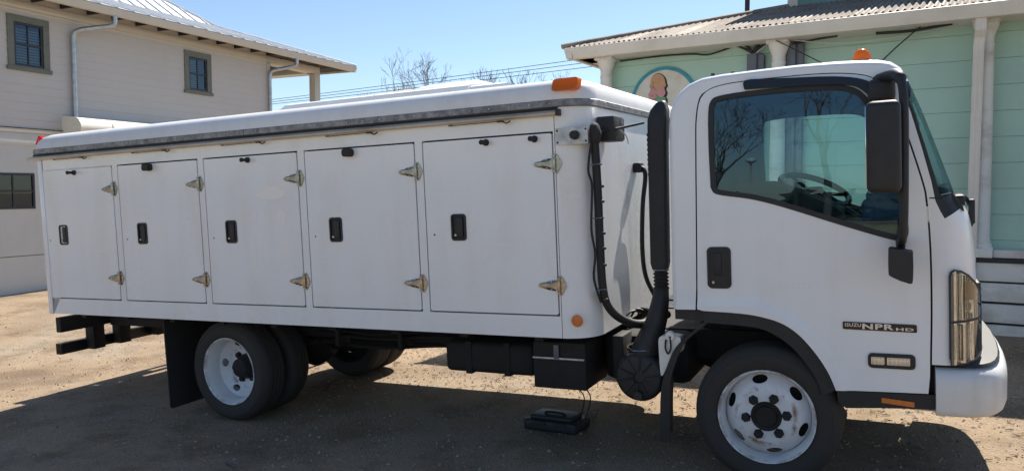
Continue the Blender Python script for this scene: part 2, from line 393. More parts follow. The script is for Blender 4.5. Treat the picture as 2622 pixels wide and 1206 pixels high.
def scatter(name, n, maker, m, label, cat):
    V = []; F = []
    for _ in range(n):
        vs, fs = maker(); o = len(V); V += vs; F += [tuple(o + i for i in f) for f in fs]
    me = bpy.data.meshes.new(name); me.from_pydata(V, [], F); finish(me, m, 0)
    return tag(link(name, me), label, cat, kind='stuff')
def spot():
    while True:
        x = random.uniform(-13, 3.2); y = random.uniform(-2.9, 5.0)
        if random.random() < 1.0 / (1 + 0.08 * max(0, -x - 5) ** 2): return x, y
def pebble():
    x, y = spot(); r = random.choice((0.004, 0.005, 0.006, 0.007, 0.009, 0.012, 0.016)) * random.uniform(0.7, 1.3)
    z = zg(x, y) + bumps(x, y) - 0.003; a = random.uniform(0, 3); ca, sa = math.cos(a), math.sin(a)
    k = [random.uniform(0.6, 1.3) for _ in range(6)]; h = r * random.uniform(0.5, 0.9)
    vs = []
    for (u, v, w), q in zip(((1, 0, 0), (0, 1, 0), (-1, 0, 0), (0, -1, 0), (0, 0, 1), (0, 0, -1)), k):
        vs.append((x + (u * ca - v * sa) * r * q, y + (u * sa + v * ca) * r * q, z + w * h * q))
    return vs, [(0, 1, 4), (1, 2, 4), (2, 3, 4), (3, 0, 4), (1, 0, 5), (2, 1, 5), (3, 2, 5), (0, 3, 5)]
def straw():
    x = random.uniform(-5.5, 3.0); y = random.uniform(0.9, 4.6); L = random.choice((0.006, 0.008, 0.01, 0.014, 0.02, 0.03)); w = random.uniform(0.002, 0.006)
    a = random.uniform(0, 6.28); z = zg(x, y) + bumps(x, y) + 0.001; dz = random.uniform(0, 0.012)
    dx, dy = math.cos(a) * L, math.sin(a) * L; ex, ey = -math.sin(a) * w, math.cos(a) * w
    vs = [(x - dx - ex, y - dy - ey, z), (x - dx + ex, y - dy + ey, z), (x + dx + ex, y + dy + ey, z + dz), (x + dx - ex, y + dy - ey, z + dz), (x - dx, y - dy, z + 0.004), (x + dx, y + dy, z + dz + 0.004)]
    return vs, [(0, 1, 2, 3), (0, 4, 5, 3), (1, 2, 5, 4), (0, 1, 4), (3, 5, 2)]
scatter('gravel_pebbles', 13000, pebble, PEBBLE, 'loose pebbles strewn over the dirt yard', 'gravel')
scatter('dry_straw', 4200, straw, STRAW, 'dry straw and wood chips littering the ground by the truck', 'straw')

# ------------------------------------------------------------------ the truck (truck axes; the root carries the tilt)
truck = empty('box_truck'); truck.matrix_world = TILT.to_4x4()
tag(truck, 'white cab-over truck with a row of five insulated compartment doors', 'truck')
W = 2.30            # body width; near side is y = 0
X0, X1 = -6.065, -0.955
Z0, Z1 = 0.835, 2.245
DOORS = [(-6.020, -5.106), (-5.034, -4.131), (-4.064, -3.147), (-3.079, -2.157), (-2.092, -1.173)]
ZB, ZT = 0.974, 2.085
R = 0.20
def plan(inset=0.0, rear=0.0, n=8):
    """outline of the body seen from above, rounded at the front corners, starting at the near tail corner"""
    x0 = X0 + rear; x1 = X1 - inset; y0 = inset; y1 = W - inset; r = max(0.02, R - inset * 0.6)
    p = [(x0, y0 + 0.03), (x0 + 0.03, y0)]
    p += [(x1 - r + r * math.sin(rad(90 * k / n)), y0 + r - r * math.cos(rad(90 * k / n))) for k in range(n + 1)]
    p += [(x1 - r + r * math.cos(rad(90 * k / n)), y1 - r + r * math.sin(rad(90 * k / n))) for k in range(n + 1)]
    p += [(x0 + 0.03, y1), (x0, y1 - 0.03)]
    return p
# body shell: side frame with five openings, then corner, front, far side, tail and floor
b = B()
seam = X1 - R - 0.004
b.panel([(X0 + 0.075, Z0), (seam, Z0), (seam, Z1), (X0 + 0.075, Z1)], [[(a - 0.005, ZB - 0.005), (c + 0.005, ZB - 0.005), (c + 0.005, ZT + 0.006), (a - 0.005, ZT + 0.006)] for a, c in DOORS], 0.05)
body = b.build('cargo_body', BODY, truck)
b = B(); P = plan()[2:]; P = [(seam + 0.004, 0.0)] + P[1:] + [(X0, 0.03), (X0 + 0.03, 0.0), (X0 + 0.071, 0.0)]
inner = [(x + (0.03 if x < -4 else -0.03), y + (0.03 if y < W / 2 else -0.03)) for x, y in P]
n = len(P); vsx = []
for z in (Z0, Z1): vsx += [(x, y, z) for x, y in P]
b.raw(vsx, [(i, i + 1, n + i + 1, n + i) for i in range(n - 1)])
b.raw([(x, y, Z0 + 0.002) for x, y in P], [tuple(range(n))])
b.raw([(x, y, Z1 - 0.002) for x, y in P], [tuple(range(n))])
b.build('corner_and_front_panel', BODY, body, 50)
b = B().box((X0 + 0.09, 0.052, Z0 + 0.02), (seam - 0.02, 0.07, Z1 - 0.02)); b.build('door_gasket', RUBBER, body)
b = B().box((X0 - 0.004, -0.012, Z0 - 0.004), (X0 + 0.012, -0.001, Z1)); 
b = B().box((X0 + 0.012, -0.006, Z0 - 0.006), (X0 + 0.068, -0.0005, Z1 - 0.06), 0.002); b.build('tail_corner_strip', BODY, body)
# roof cap
b = B(); rings = []
for z, ins, re in ((2.238, -0.012, -0.012), (2.30, -0.012, -0.010), (2.345, -0.006, 0.03), (2.375, 0.016, 0.075), (2.394, 0.05, 0.115), (2.404, 0.10, 0.17), (2.412, 0.35, 0.5), (2.418, 0.9, 1.2)):
    rings.append([b.bm.verts.new((x, y, z)) for x, y in plan(ins, re)])
for A, C in zip(rings, rings[1:]):
    k = len(A)
    for i in range(k): b.bm.faces.new((A[i], A[(i + 1) % k], C[(i + 1) % k], C[i]))
b.bm.faces.new(rings[-1]); b.bm.faces.new(rings[0][::-1])
roof = b.build('roof_cap', ROOFW, truck, 60)
# metal trim band round the top edge
def band(name, pts, z0, z1, proud, m, parent):
    b = B(); path = []
    for i, (x, y) in enumerate(pts):
        a = Vector(pts[max(0, i - 1)]); c = Vector(pts[min(len(pts) - 1, i + 1)]); t = (c - a).normalized()
        path.append(((x, y, 0), (t.y, -t.x, 0), (0, 0, 1)))
    b.sweep(path, [(0.0, z0), (proud, z0 + 0.004), (proud, z1 - 0.004), (0.0, z1)])
    return b.build(name, m, parent, 50)
pl = plan(-0.012)
band('trim_band', [(X0 - 0.01, -0.013), (-3.62, -0.013)], 2.232, 2.277, 0.006, TRIM, truck)
band('trim_band', [(-3.615, -0.013)] + [(x, y - 0.001) for x, y in pl[2:11]] + [(X1 + 0.013, W - 0.2)], 2.232, 2.277, 0.006, TRIM, truck)
rv = B()
for k in range(36):
    x = X0 + 0.1 + k * 0.137
    rv.lathe([(0.0065, 0), (0.006, 0.003), (0, 0.0045)], 8, lambda r, a, h, x=x: (x + r * math.cos(a), -0.0185 - h, 2.256 + r * math.sin(a)))
for k in range(9):
    y = 0.3 + k * 0.2
    rv.lathe([(0.0065, 0), (0.006, 0.003), (0, 0.0045)], 8, lambda r, a, h, y=y: (X1 + 0.0185 + h, y + r * math.cos(a), 2.256 + r * math.sin(a)))
rv.build('rivets', STEEL, truck)
# drip rail under the trim
b = B().sweep([((-6.135, 0, 0), (0, -1, 0), (0, 0, 1)), ((-1.125, 0, 0), (0, -1, 0), (0, 0, 1))], [(0.0, 2.186), (0.028, 2.180), (0.05, 2.188), (0.052, 2.196), (0.03, 2.204), (0.012, 2.214), (0.0, 2.216)])
rail = b.build('drip_rail', RAILM, truck, 30)
B().box((-6.10, -0.010, 2.2165), (-1.13, -0.0005, 2.2315), 0.001).build('rail_shadow_strip', RUBBER, rail)  # black strip painting in the shadow line between trim band and rail
B().box((-1.126, -0.056, 2.178), (-1.108, -0.001, 2.218), 0.003).build('rail_end_cap', BLACK, rail)
for a, c in DOORS:
    xm = (a + c) / 2
    q = B().tube([(xm - 0.22, -0.024, 2.172), (xm + 0.12, -0.024, 2.174)], 0.0022, 6)
    q.box((xm - 0.24, -0.03, 2.169), (xm - 0.215, -0.018, 2.177), 0.002).box((xm + 0.105, -0.032, 2.168), (xm + 0.15, -0.016, 2.178), 0.003)
    q.tube(smoothpath([(xm + 0.15, -0.03, 2.168), (xm + 0.175, -0.035, 2.158), (xm + 0.2, -0.03, 2.172)]), 0.004, 6)
    q.build('door_stay', BLACK, rail)

# compartment doors: panel, recessed handle, two hinges, stop
def hinge_mesh():
    h = B()
    leaf = [(-0.128, -0.009), (-0.12, -0.015), (-0.045, -0.032), (-0.02, -0.033), (-0.008, -0.024), (-0.008, 0.024), (-0.02, 0.033), (-0.045, 0.032), (-0.12, 0.015), (-0.128, 0.009)]
    h.panel(leaf, (), 0.004, lambda u, v, w: (u, w - 0.003 - 0.011 * max(0.0, 1 - ((abs(v) - 0.017 * (u + 0.13) / 0.13) / (0.006 + 0.013 * (u + 0.13) / 0.13)) ** 2), v), [('v', -0.036 + 0.006 * k) for k in range(13)] + [('u', -0.12 + 0.02 * k) for k in range(6)])
    h.panel([(-0.125, -0.009), (-0.04, -0.011), (-0.012, -0.026), (0.0, -0.026), (0.0, 0.026), (-0.012, 0.026), (-0.04, 0.011), (-0.125, 0.009)], (), 0.008, lambda u, v, w: (u, -0.014 + w, v))
    h.tube([(0.006, -0.012, -0.032), (0.006, -0.012, 0.032)], 0.0105, 12)
    h.tube([(0.006, -0.012, -0.052), (0.006, -0.012, -0.036)], 0.0105, 12); h.tube([(0.006, -0.012, 0.036), (0.006, -0.012, 0.052)], 0.0105, 12)
    h.panel([(0.0, -0.058), (0.018, -0.06), (0.048, -0.008), (0.048, 0.008), (0.018, 0.06), (0.0, 0.058)], (), 0.005, lambda u, v, w: (u + 0.004, -0.005 + w, v))
    for x, z, y in ((-0.116, 0, -0.014), (-0.075, 0, -0.014), (-0.042, 0.024, -0.012), (-0.042, -0.024, -0.012), (0.042, 0, -0.005), (0.015, 0.05, -0.005), (0.015, -0.05, -0.005)):
        h.lathe([(0.0062, 0), (0.0055, 0.003), (0.0028, 0.0035), (0, 0.0015)], 8, lambda r, a, hh, x=x, y=y, z=z: (x + r * math.cos(a), y - hh, z + r * math.sin(a)))
    bmesh.ops.remove_doubles(h.bm, verts=h.bm.verts, dist=0.0001); bmesh.ops.recalc_face_normals(h.bm, faces=h.bm.faces)
    me = bpy.data.meshes.new('hinge'); h.bm.to_mesh(me); h.bm.free(); finish(me, STEEL, 35); return me
HINGE = hinge_mesh()
def handle_meshes():
    h = B(); h.panel(rrect(-0.055, 0.055, -0.086, 0.086, 0.022), [rrect(-0.044, 0.044, -0.074, 0.074, 0.016)], 0.012, lambda u, v, w: (u, -0.006 + w, v))
    h.panel(rrect(-0.046, 0.046, -0.076, 0.076, 0.014), (), 0.004, lambda u, v, w: (u, 0.004 + w, v))
    h.box((-0.012, -0.006, -0.066), (0.032, 0.004, 0.066), 0.004)
    bmesh.ops.recalc_face_normals(h.bm, faces=h.bm.faces)
    a = bpy.data.meshes.new('latch_handle'); h.bm.to_mesh(a); h.bm.free(); finish(a, BLACK, 35)
    k = B(); k.lathe([(0.011, 0), (0.011, 0.006), (0.007, 0.009), (0.004, 0.0085), (0, 0.0085)], 12, lambda r, t, hh: (-0.027 + r * math.cos(t), 0.002 - hh, -0.05 + r * math.sin(t)))
    bmesh.ops.recalc_face_normals(k.bm, faces=k.bm.faces)
    c = bpy.data.meshes.new('lock_cylinder'); k.bm.to_mesh(c); k.bm.free(); finish(c, STEEL, 35)
    return a, c
HANDLE, LOCK = handle_meshes()
for i, (a, c) in enumerate(DOORS):
    g = 0.0045
    hx = a + 0.245
    hole = rrect(hx - 0.047, hx + 0.047, 1.525 - 0.078, 1.525 + 0.078, 0.016)
    d = B(); d.panel(rrect(a + g, c - g, ZB + g, ZT - g, 0.012, 3), [hole], 0.045, lambda u, v, w: (u, -0.001 + w, v))
    door = d.build('compartment_door', BODY, truck, 30)
    for z in (1.897, 1.159):
        o = link('hinge', HINGE, door); o.location = (c + 0.004, -0.001, z)
    o = link('latch_handle', HANDLE, door); o.location = (hx, -0.0015, 1.525)
    o = link('lock_cylinder', LOCK, door); o.location = (hx, -0.0015, 1.525)
    B().lathe([(0.006, 0), (0.006, 0.0015), (0, 0.002)], 10, lambda r, t, h: (a + 0.06 + r * math.cos(t), -0.0012 - h, 1.479 + r * math.sin(t))).build('key_hole', BLACK, door)
    xs = {0: [(-5.572, 's')], 1: [(-4.655, 'p')], 2: [(-3.61, 's')], 3: [(-2.678, 'p')], 4: [(-1.621, 's'), (-1.288, 's')]}[i]
    for x, kind in xs:
        q = B()
        if kind == 's':
            q.lathe([(0.021, 0.0), (0.021, 0.012), (0.012, 0.016), (0.0105, 0.055), (0.016, 0.06), (0.016, 0.07), (0.006, 0.072), (0, 0.066)], 14, lambda r, t, h, x=x: (x + r * math.cos(t), -0.001 - h, 2.052 + r * math.sin(t)))
        else:
            q.panel(rrect(x - 0.034, x + 0.034, 2.023, 2.079, 0.022), (), 0.05, lambda u, v, w: (u, -0.051 + w, v))
        q.build('rubber_stop', RUBBER, door)
RESIDUE = mat('adhesive_residue', (0.875, 0.86, 0.82), 0.35, var=0.02)
third = [o for o in truck.children if o.name.startswith('compartment_door')][2]
for x, z, a, c in ((-3.42, 1.80, 0.14, 0.045), (-3.33, 1.62, 0.045, 0.06), (-3.62, 1.36, 0.028, 0.13), (-3.50, 1.33, 0.03, 0.12), (-3.30, 1.40, 0.035, 0.16)):
    B().panel(ellipse(x, z, a, c, 20), (), 0.0, lambda u, v, w: (u, -0.0013, v)).build('adhesive_residue', RESIDUE, third)
# marker lamps, plate, reflectors
b = B().panel(rrect(-1.155, -0.995, 2.325, 2.40, 0.02), (), 0.07, lambda u, v, w: (u, -0.035 + w + (v - 2.325) * 0.55, v))
lamp = b.build('clearance_lamp', AMBER, truck, 50); lamp['label'] = 'amber clearance lamp on the front roof corner'
b = B().box((-0.045, -0.03, -0.022), (0.045, 0.03, 0.022), 0.008, rot=Matrix.Rotation(rad(-52), 3, 'Y')); 
lamp = b.build('clearance_lamp', RED, truck, 50); lamp.location = (-6.105, 0.08, 2.355); lamp['label'] = 'red clearance lamp at the tail of the roof'
pts = [(-1.148, -0.002)] + [(X1 - R + (R + 0.002) * math.sin(rad(t)), R - (R + 0.002) * math.cos(rad(t))) for t in range(0, 61, 10)]
b = B(); b.sweep([((-1.15, -0.001, 0), (0, -1, 0), (0, 0, 1)), ((-0.945, -0.001, 0), (0, -1, 0), (0, 0, 1))], [(0.0, 2.005), (0.004, 2.005), (0.004, 2.105), (0.0, 2.105)])
b.box((-0.955, -0.004, 2.005), (-0.945, 0.12, 2.105), 0.001)
plate = b.build('sensor_bracket', ALU, truck)
B().lathe([(0.028, 0), (0.026, 0.03), (0.02, 0.045), (0.012, 0.047), (0, 0.04)], 16, lambda r, t, h: (-1.024 + r * math.cos(t), -0.005 - h, 2.058 + r * math.sin(t))).build('rubber_bumper', BLACK, plate)
q = B()
for x, z in ((-1.138, 2.09), (-1.138, 2.02), (-0.957, 2.09), (-0.957, 2.02)): q.lathe([(0.007, 0), (0.005, 0.004), (0, 0.005)], 8, lambda r, t, h, x=x, z=z: (x + r * math.cos(t), -0.005 - h, z + r * math.sin(t)))
q.build('bracket_screws', BLACK, plate)
o = B().lathe([(0.037, 0), (0.036, 0.004), (0.03, 0.006), (0, 0.006)], 24, lambda r, t, h: (-1.057 + r * math.cos(t), -0.0015 - h, 0.946 + r * math.sin(t))).build('side_reflector', ORANGE, truck)
o['label'] = 'round orange side reflector'
# low fairing on the roof
b = B()
for (x0, x1, y0, y1, z1) in ((-3.86, -2.86, 0.52, 1.78, 2.512), (-2.85, -2.03, 0.52, 1.78, 2.512), (-2.02, -1.42, 0.52, 1.78, 2.50)):
    q = B(); rings = []
    lf = 0.16 if x0 < -3.5 else 0.0; rf = 0.35 if x1 > -1.5 else 0.0
    for z, s in ((2.40, 0.0), (z1 - 0.05, 0.012), (z1 - 0.012, 0.03), (z1, 0.06), (z1 + 0.012, 0.3)):
        t = (z - 2.40) / (z1 - 2.40)
        rings.append([q.bm.verts.new(p) for p in ((x0 + lf * t, y0 + s, z), (x1 - rf * t, y0 + s, z), (x1 - rf * t, y1 - s, z), (x0 + lf * t, y1 - s, z))])
    for A, C in zip(rings, rings[1:]):
        for i in range(4): q.bm.faces.new((A[i], A[(i + 1) % 4], C[(i + 1) % 4], C[i]))
    q.bm.faces.new(rings[-1]); q.build('roof_fairing', ROOFW, truck, 35)
q = B(); rings = []
for z, s in ((2.505, 0.0), (2.54, 0.02), (2.575, 0.1), (2.592, 0.17), (2.6, 0.28)):
    rings.append([q.bm.verts.new(p) for p in ((-2.72 + s * 1.3, 0.75 + s, z), (-2.02 - s * 0.8, 0.75 + s, z), (-2.02 - s * 0.8, 1.6 - s, z), (-2.72 + s * 1.3, 1.6 - s, z))])
for A, C in zip(rings, rings[1:]):
    for i in range(4): q.bm.faces.new((A[i], A[(i + 1) % 4], C[(i + 1) % 4], C[i]))
q.bm.faces.new(rings[-1]); q.build('roof_dome', ROOFW, truck, 60)

# ---- wheels
def wheel_meshes(rear):
    ax = lambda r, t, h: (r * math.cos(t), h, r * math.sin(t))
    t = B()
    prof = [(0.258, 0.03), (0.262, 0.008), (0.275, -0.002), (0.300, -0.012), (0.335, -0.017), (0.352, -0.014), (0.355, -0.0165), (0.36, -0.0135), (0.378, -0.002), (0.394, 0.014), (0.402, 0.03)]
    for g in (0.065, 0.105, 0.145): prof += [(0.405, g - 0.008), (0.394, g - 0.005), (0.394, g + 0.005), (0.405, g + 0.008)]
    prof += [(0.402, 0.185), (0.394, 0.2), (0.378, 0.214), (0.34, 0.226), (0.3, 0.222), (0.27, 0.21), (0.258, 0.19)]
    t.lathe(prof, 72, ax, closed=True); bmesh.ops.recalc_face_normals(t.bm, faces=t.bm.faces)
    tyre = bpy.data.meshes.new('tyre'); t.bm.to_mesh(tyre); t.bm.free(); finish(tyre, TYRE, 35)
    r = B()
    if rear:
        r.lathe([(0.262, 0.012), (0.270, -0.003), (0.268, -0.008), (0.262, -0.007), (0.256, 0.002), (0.252, 0.02), (0.243, 0.034), (0.241, 0.07), (0.236, 0.08), (0.235, 0.125), (0.228, 0.21)], 72, ax)
        fy = lambda q: 0.185 if q < 0.14 else 0.185 - 0.06 * min(1, (q - 0.14) / 0.09) ** 1.2
        hr = 0.075
    else:
        r.lathe([(0.262, 0.012), (0.270, -0.003), (0.268, -0.009), (0.262, -0.008), (0.257, 0.002), (0.254, 0.012), (0.249, 0.022), (0.246, 0.05), (0.240, 0.06), (0.239, 0.09), (0.232, 0.2)], 72, ax)
        def fy(q):
            if q < 0.155: return 0.008
            if q < 0.172: return 0.008 + 0.006 * (q - 0.155) / 0.017
            return 0.014 + 0.075 * ((q - 0.172) / 0.066) ** 1.4
        hr = 0.086
    holes = [ellipse(0, 0, hr, hr, 40)]
    for k in range(6 if not rear else 5):
        a = rad(100 + k * (60 if not rear else 72)); q = 0.207 if not rear else 0.195
        holes.append(ellipse(q * math.cos(a), q * math.sin(a), 0.021 if not rear else 0.021, 0.044 if not rear else 0.035, 22, a))
    o = ellipse(0, 0, 0.2385 if not rear else 0.236, 0.2385 if not rear else 0.236, 72)
    # radial and ring cuts keep the dish round
    t2 = bmesh.new(); d = B()
    cuts = [('u', -0.24 + 0.0162 * k) for k in range(30)] + [('v', -0.24 + 0.0162 * k) for k in range(30)]
    d.panel(o, holes, 0.008, lambda u, v, w: (u, fy(math.hypot(u, v)) + w, v), cuts)
    t2.free()
    me = bpy.data.meshes.new('tmp'); d.bm.to_mesh(me); d.bm.free(); r.bm.from_mesh(me); bpy.data.meshes.remove(me)
    bmesh.ops.recalc_face_normals(r.bm, faces=r.bm.faces)
    rim = bpy.data.meshes.new('wheel'); r.bm.to_mesh(rim); r.bm.free(); finish(rim, RIMW, 45)
    h = B()
    f0 = fy(0)
    if rear: h.lathe([(0.13, f0 + 0.012), (0.105, f0 + 0.006), (0.095, f0 - 0.02), (0.08, f0 - 0.035), (0.075, f0 - 0.075), (0.06, f0 - 0.085), (0, f0 - 0.087)], 32, ax)
    else: h.lathe([(0.1, f0 + 0.014), (0.086, f0 + 0.01), (0.083, f0 - 0.003), (0.062, f0 + 0.002), (0.055, f0 - 0.012), (0, f0 - 0.014)], 32, ax)
    h.lathe([(0.228, 0.13 if not rear else 0.215), (0, 0.13 if not rear else 0.215)], 32, ax)
    bmesh.ops.recalc_face_normals(h.bm, faces=h.bm.faces)
    hub = bpy.data.meshes.new('hub'); h.bm.to_mesh(hub); h.bm.free(); finish(hub, CHASSIS, 40)
    nb = B()
    nb.lathe([(0.029, 0), (0.029, -0.004), (0.024, -0.005), (0.024, -0.024), (0.018, -0.029), (0, -0.029)], 6, ax)
    bmesh.ops.recalc_face_normals(nb.bm, faces=nb.bm.faces)
    nut = bpy.data.meshes.new('lug_nut'); nb.bm.to_mesh(nut); nb.bm.free(); finish(nut, CHASSIS, 20)
    return tyre, rim, hub, nut, f0
FW = wheel_meshes(False); RW = wheel_meshes(True)
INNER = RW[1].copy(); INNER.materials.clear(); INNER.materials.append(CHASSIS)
def wheel(x, y, flip, k, dress=True, label=None):
    tyre, rim, hub, nut, f0 = k
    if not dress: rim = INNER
    w = link('wheel', rim, truck); w.location = (x, y, 0.405)
    if label: w['label'] = label
    if flip: w.rotation_euler = (0, 0, math.pi)
    link('tyre', tyre, w)
    if dress:
        link('hub', hub, w)
        for j in range(6):
            a = rad(7 + 60 * j); o = link('lug_nut', nut, w); o.location = (0.1125 * math.cos(a), f0, 0.1125 * math.sin(a)); o.rotation_euler = (0, rad(13 * j), 0)
WB = -4.10
wheel(0, 0.172, False, FW, label='rust-flecked white front wheel with six dark nuts')
wheel(0, W - 0.172, True, FW)
wheel(WB, 0.148, False, RW, label='deep-dished white rear wheel')
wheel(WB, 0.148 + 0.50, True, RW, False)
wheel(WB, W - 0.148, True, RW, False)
wheel(WB, W - 0.148 - 0.50, False, RW, False)

# ---- chassis
for y in (0.70, 1.53):
    b = B().sweep([((-6.22, 0, 0), (0, 1, 0), (0, 0, 1)), ((0.8, 0, 0), (0, 1, 0), (0, 0, 1))], [(y, 0.60), (y + 0.07, 0.60), (y + 0.07, 0.79), (y, 0.79)]); b.build('frame_rail', CHASSIS, truck, 0)
b = B()
for x in [-5.8 + 0.55 * k for k in range(9)]: b.box((x, 0.12, 0.785), (x + 0.06, W - 0.12, 0.833))
for x in (-5.0, -3.2, -2.3, -0.8): b.box((x, 0.77, 0.63), (x + 0.08, 1.53, 0.76))
b.build('cross_members', CHASSIS, truck, 0)
b = B().tube([(WB, 0.45, 0.405), (WB, 1.85, 0.405)], 0.065, 12)
b.lathe([(0.0, -0.16), (0.1, -0.13), (0.17, -0.05), (0.18, 0.02), (0.13, 0.12), (0.06, 0.2), (0, 0.2)], 20, lambda r, t, h: (WB + 0.05 + h, 1.15 + r * math.cos(t), 0.41 + r * math.sin(t)))
b.build('rear_axle', CHASSIS, truck)
B().tube([(0, 0.4, 0.39), (0, 1.9, 0.39)], 0.05, 10).build('front_axle', CHASSIS, truck)
B().tube([(WB + 0.2, 1.15, 0.43), (-1.2, 1.15, 0.66)], 0.045, 10).build('drive_shaft', CHASSIS, truck)
for y in (0.66, 1.57):
    b = B()
    for k in range(5):
        L = 0.72 - 0.12 * k
        b.sweep([((WB + u * L, y, 0.60 - 0.1 * (1 - u * u) - 0.016 * k), (0, 1, 0), (0, 0, 1)) for u in (-1, -0.6, -0.2, 0.2, 0.6, 1)], [(0, 0), (0.07, 0), (0.07, 0.014), (0, 0.014)])
    b.build('leaf_spring', CHASSIS, truck, 0)
b = B().box((-6.29, 0.20, 0.615), (-6.22, W - 0.20, 0.752), 0.004); b.build('tail_cross_beam', CHASSIS, truck)
for y in (0.57, 0.86, W - 1.0, W - 0.80): B().box((-6.415, y, 0.38), (-6.295, y + 0.12, 0.74), 0.004).build('bumper_bracket', CHASSIS, truck)
b = B(); o2 = 0.036; i2 = 0.030; oz = 0.051; iz = 0.045
b.sweep([((-6.455, 0.315, 0.425), (1, 0, 0), (0, 0, 1)), ((-6.455, W - 0.315, 0.425), (1, 0, 0), (0, 0, 1))], [(-o2, -oz), (o2, -oz), (o2, oz), (-o2, oz), (-o2, -oz + 0.0001), (-i2, -iz), (-i2, iz), (i2, iz), (i2, -iz), (-i2, -iz - 0.0001)])
b.build('bumper_tube', mat('satin_black_steel', (0.02, 0.02, 0.021), 0.38, var=0.3, scale=14), truck, 0)
for y0 in (0.10, 1.60):
    b = B().panel(rrect(y0, y0 + 0.58, 0.06, 0.80, 0.02), (), 0.012, lambda u, v, w: (-4.755 + w + 0.02 * (0.8 - v), u, v), [('v', 0.3), ('v', 0.55)]); b.build('mud_flap', RUBBER, truck)
b = B().box((-2.22, 0.36, 0.48), (-1.52, 0.72, 0.70), 0.04, 3); b.box((-2.05, 0.355, 0.475), (-2.0, 0.725, 0.705), 0.004).box((-1.75, 0.355, 0.475), (-1.70, 0.725, 0.705), 0.004); b.build('fuel_tank', CHASSIS, truck)
b = B().box((-1.455, 0.20, 0.46), (-1.09, 0.62, 0.765), 0.012); bt = b.build('battery_box', CHASSIS, truck)
B().box((-1.45, 0.185, 0.655), (-1.095, 0.199, 0.668), 0.002).build('battery_strap', ALU, bt)
B().box((-1.30, 0.183, 0.66), (-1.265, 0.1845, 0.75), 0.001).build('hold_down', MATS['grey_conduit_paint'], bt)
b = B().box((-1.08, 0.5, 0.46), (-0.5, 1.75, 0.78), 0.06); b.box((-0.5, 0.75, 0.5), (0.55, 1.55, 0.95), 0.08); b.box((-0.95, 0.32, 0.52), (-0.88, 0.52, 0.80), 0.01); b.build('engine_and_gearbox', CHASSIS, truck)

# ---- air intake behind the cab
b = B(); rings = []
for z, x0, x1, y0, y1 in ((1.225, -0.68, -0.588, 0.32, 0.41), (1.26, -0.69, -0.582, 0.32, 0.42), (2.0, -0.684, -0.568, 0.32, 0.42), (2.14, -0.68, -0.562, 0.32, 0.43), (2.195, -0.664, -0.56, 0.33, 0.43), (2.24, -0.632, -0.57, 0.35, 0.42), (2.252, -0.615, -0.58, 0.36, 0.41)):
    rings.append([b.bm.verts.new((x, y, z)) for x, y in rrect(x0, x1, y0, y1, 0.018, 3)])
for A, C in zip(rings, rings[1:]):
    k = len(A)
    for i in range(k): b.bm.faces.new((A[i], A[(i + 1) % k], C[(i + 1) % k], C[i]))
b.bm.faces.new(rings[-1]); b.bm.faces.new(rings[0][::-1])
for k in range(9): b.box((-0.6862, 0.33, 1.80 + 0.03 * k), (-0.68, 0.41, 1.818 + 0.03 * k), 0.002)
snork = b.build('intake_snorkel', BLACK, truck, 45)
b = B(); b.lathe([(0.044, 1.23), (0.044, 1.212)] + [(0.05 if k % 2 else 0.038, 1.205 - 0.011 * k) for k in range(10)] + [(0.042, 1.09)], 20, lambda r, t, h: (-0.632 + r * math.cos(t), 0.36 + r * math.sin(t), h)); b.build('intake_bellows', RUBBER, snork)
B().tube([(-0.632 + 0.046 * math.cos(t), 0.36 + 0.046 * math.sin(t), 1.218) for t in [0.3 * k for k in range(22)]], 0.006, 5, False).build('hose_clamp', STEEL, snork)
b = B(); rings = []
for z, cx, a, cy, c in ((1.10, -0.632, 0.045, 0.36, 0.045), (1.02, -0.64, 0.055, 0.35, 0.06), (0.92, -0.66, 0.065, 0.34, 0.08), (0.82, -0.70, 0.08, 0.34, 0.11), (0.75, -0.725, 0.095, 0.35, 0.14), (0.70, -0.735, 0.10, 0.36, 0.15)):
    rings.append([b.bm.verts.new((cx + a * math.cos(t), cy + c * math.sin(t), z)) for t in [2 * math.pi * k / 24 for k in range(24)]])
for A, C in zip(rings, rings[1:]):
    for i in range(24): b.bm.faces.new((A[i], A[(i + 1) % 24], C[(i + 1) % 24], C[i]))
b.build('intake_duct', BLACK, snork, 60)
b = B(); ac = lambda r, t, h: (-0.75 + r * math.cos(t), 0.20 + h, 0.57 + r * math.sin(t))
b.lathe([(0, 0.012), (0.03, 0.012), (0.034, 0.0), (0.05, 0.004), (0.12, 0.0), (0.135, 0.006), (0.148, 0.02), (0.151, 0.03), (0.151, 0.36), (0.13, 0.38), (0, 0.38)], 40, ac)
b.build('air_cleaner', BLACK, truck, 40)
q = B()
for k in range(10):
    a = 2 * math.pi * k / 10 + 0.2; ca, sa = math.cos(a), math.sin(a)
    q.tube([(-0.75 + 0.04 * ca, 0.199, 0.57 + 0.04 * sa), (-0.75 + 0.128 * ca, 0.199, 0.57 + 0.128 * sa)], 0.006, 5)
q.tube([(-0.75 + 0.0, 0.20, 0.465), (-0.75, 0.17, 0.465)], 0.028, 12)
q.build('air_cleaner_ribs', BLACK, truck)
B().tube([(-0.75 + 0.1 * math.cos(t), 0.35 + 0.15 * math.sin(t), 0.735) for t in [0.28 * k for k in range(24)]], 0.007, 5, False).build('duct_clamp', STEEL, truck)
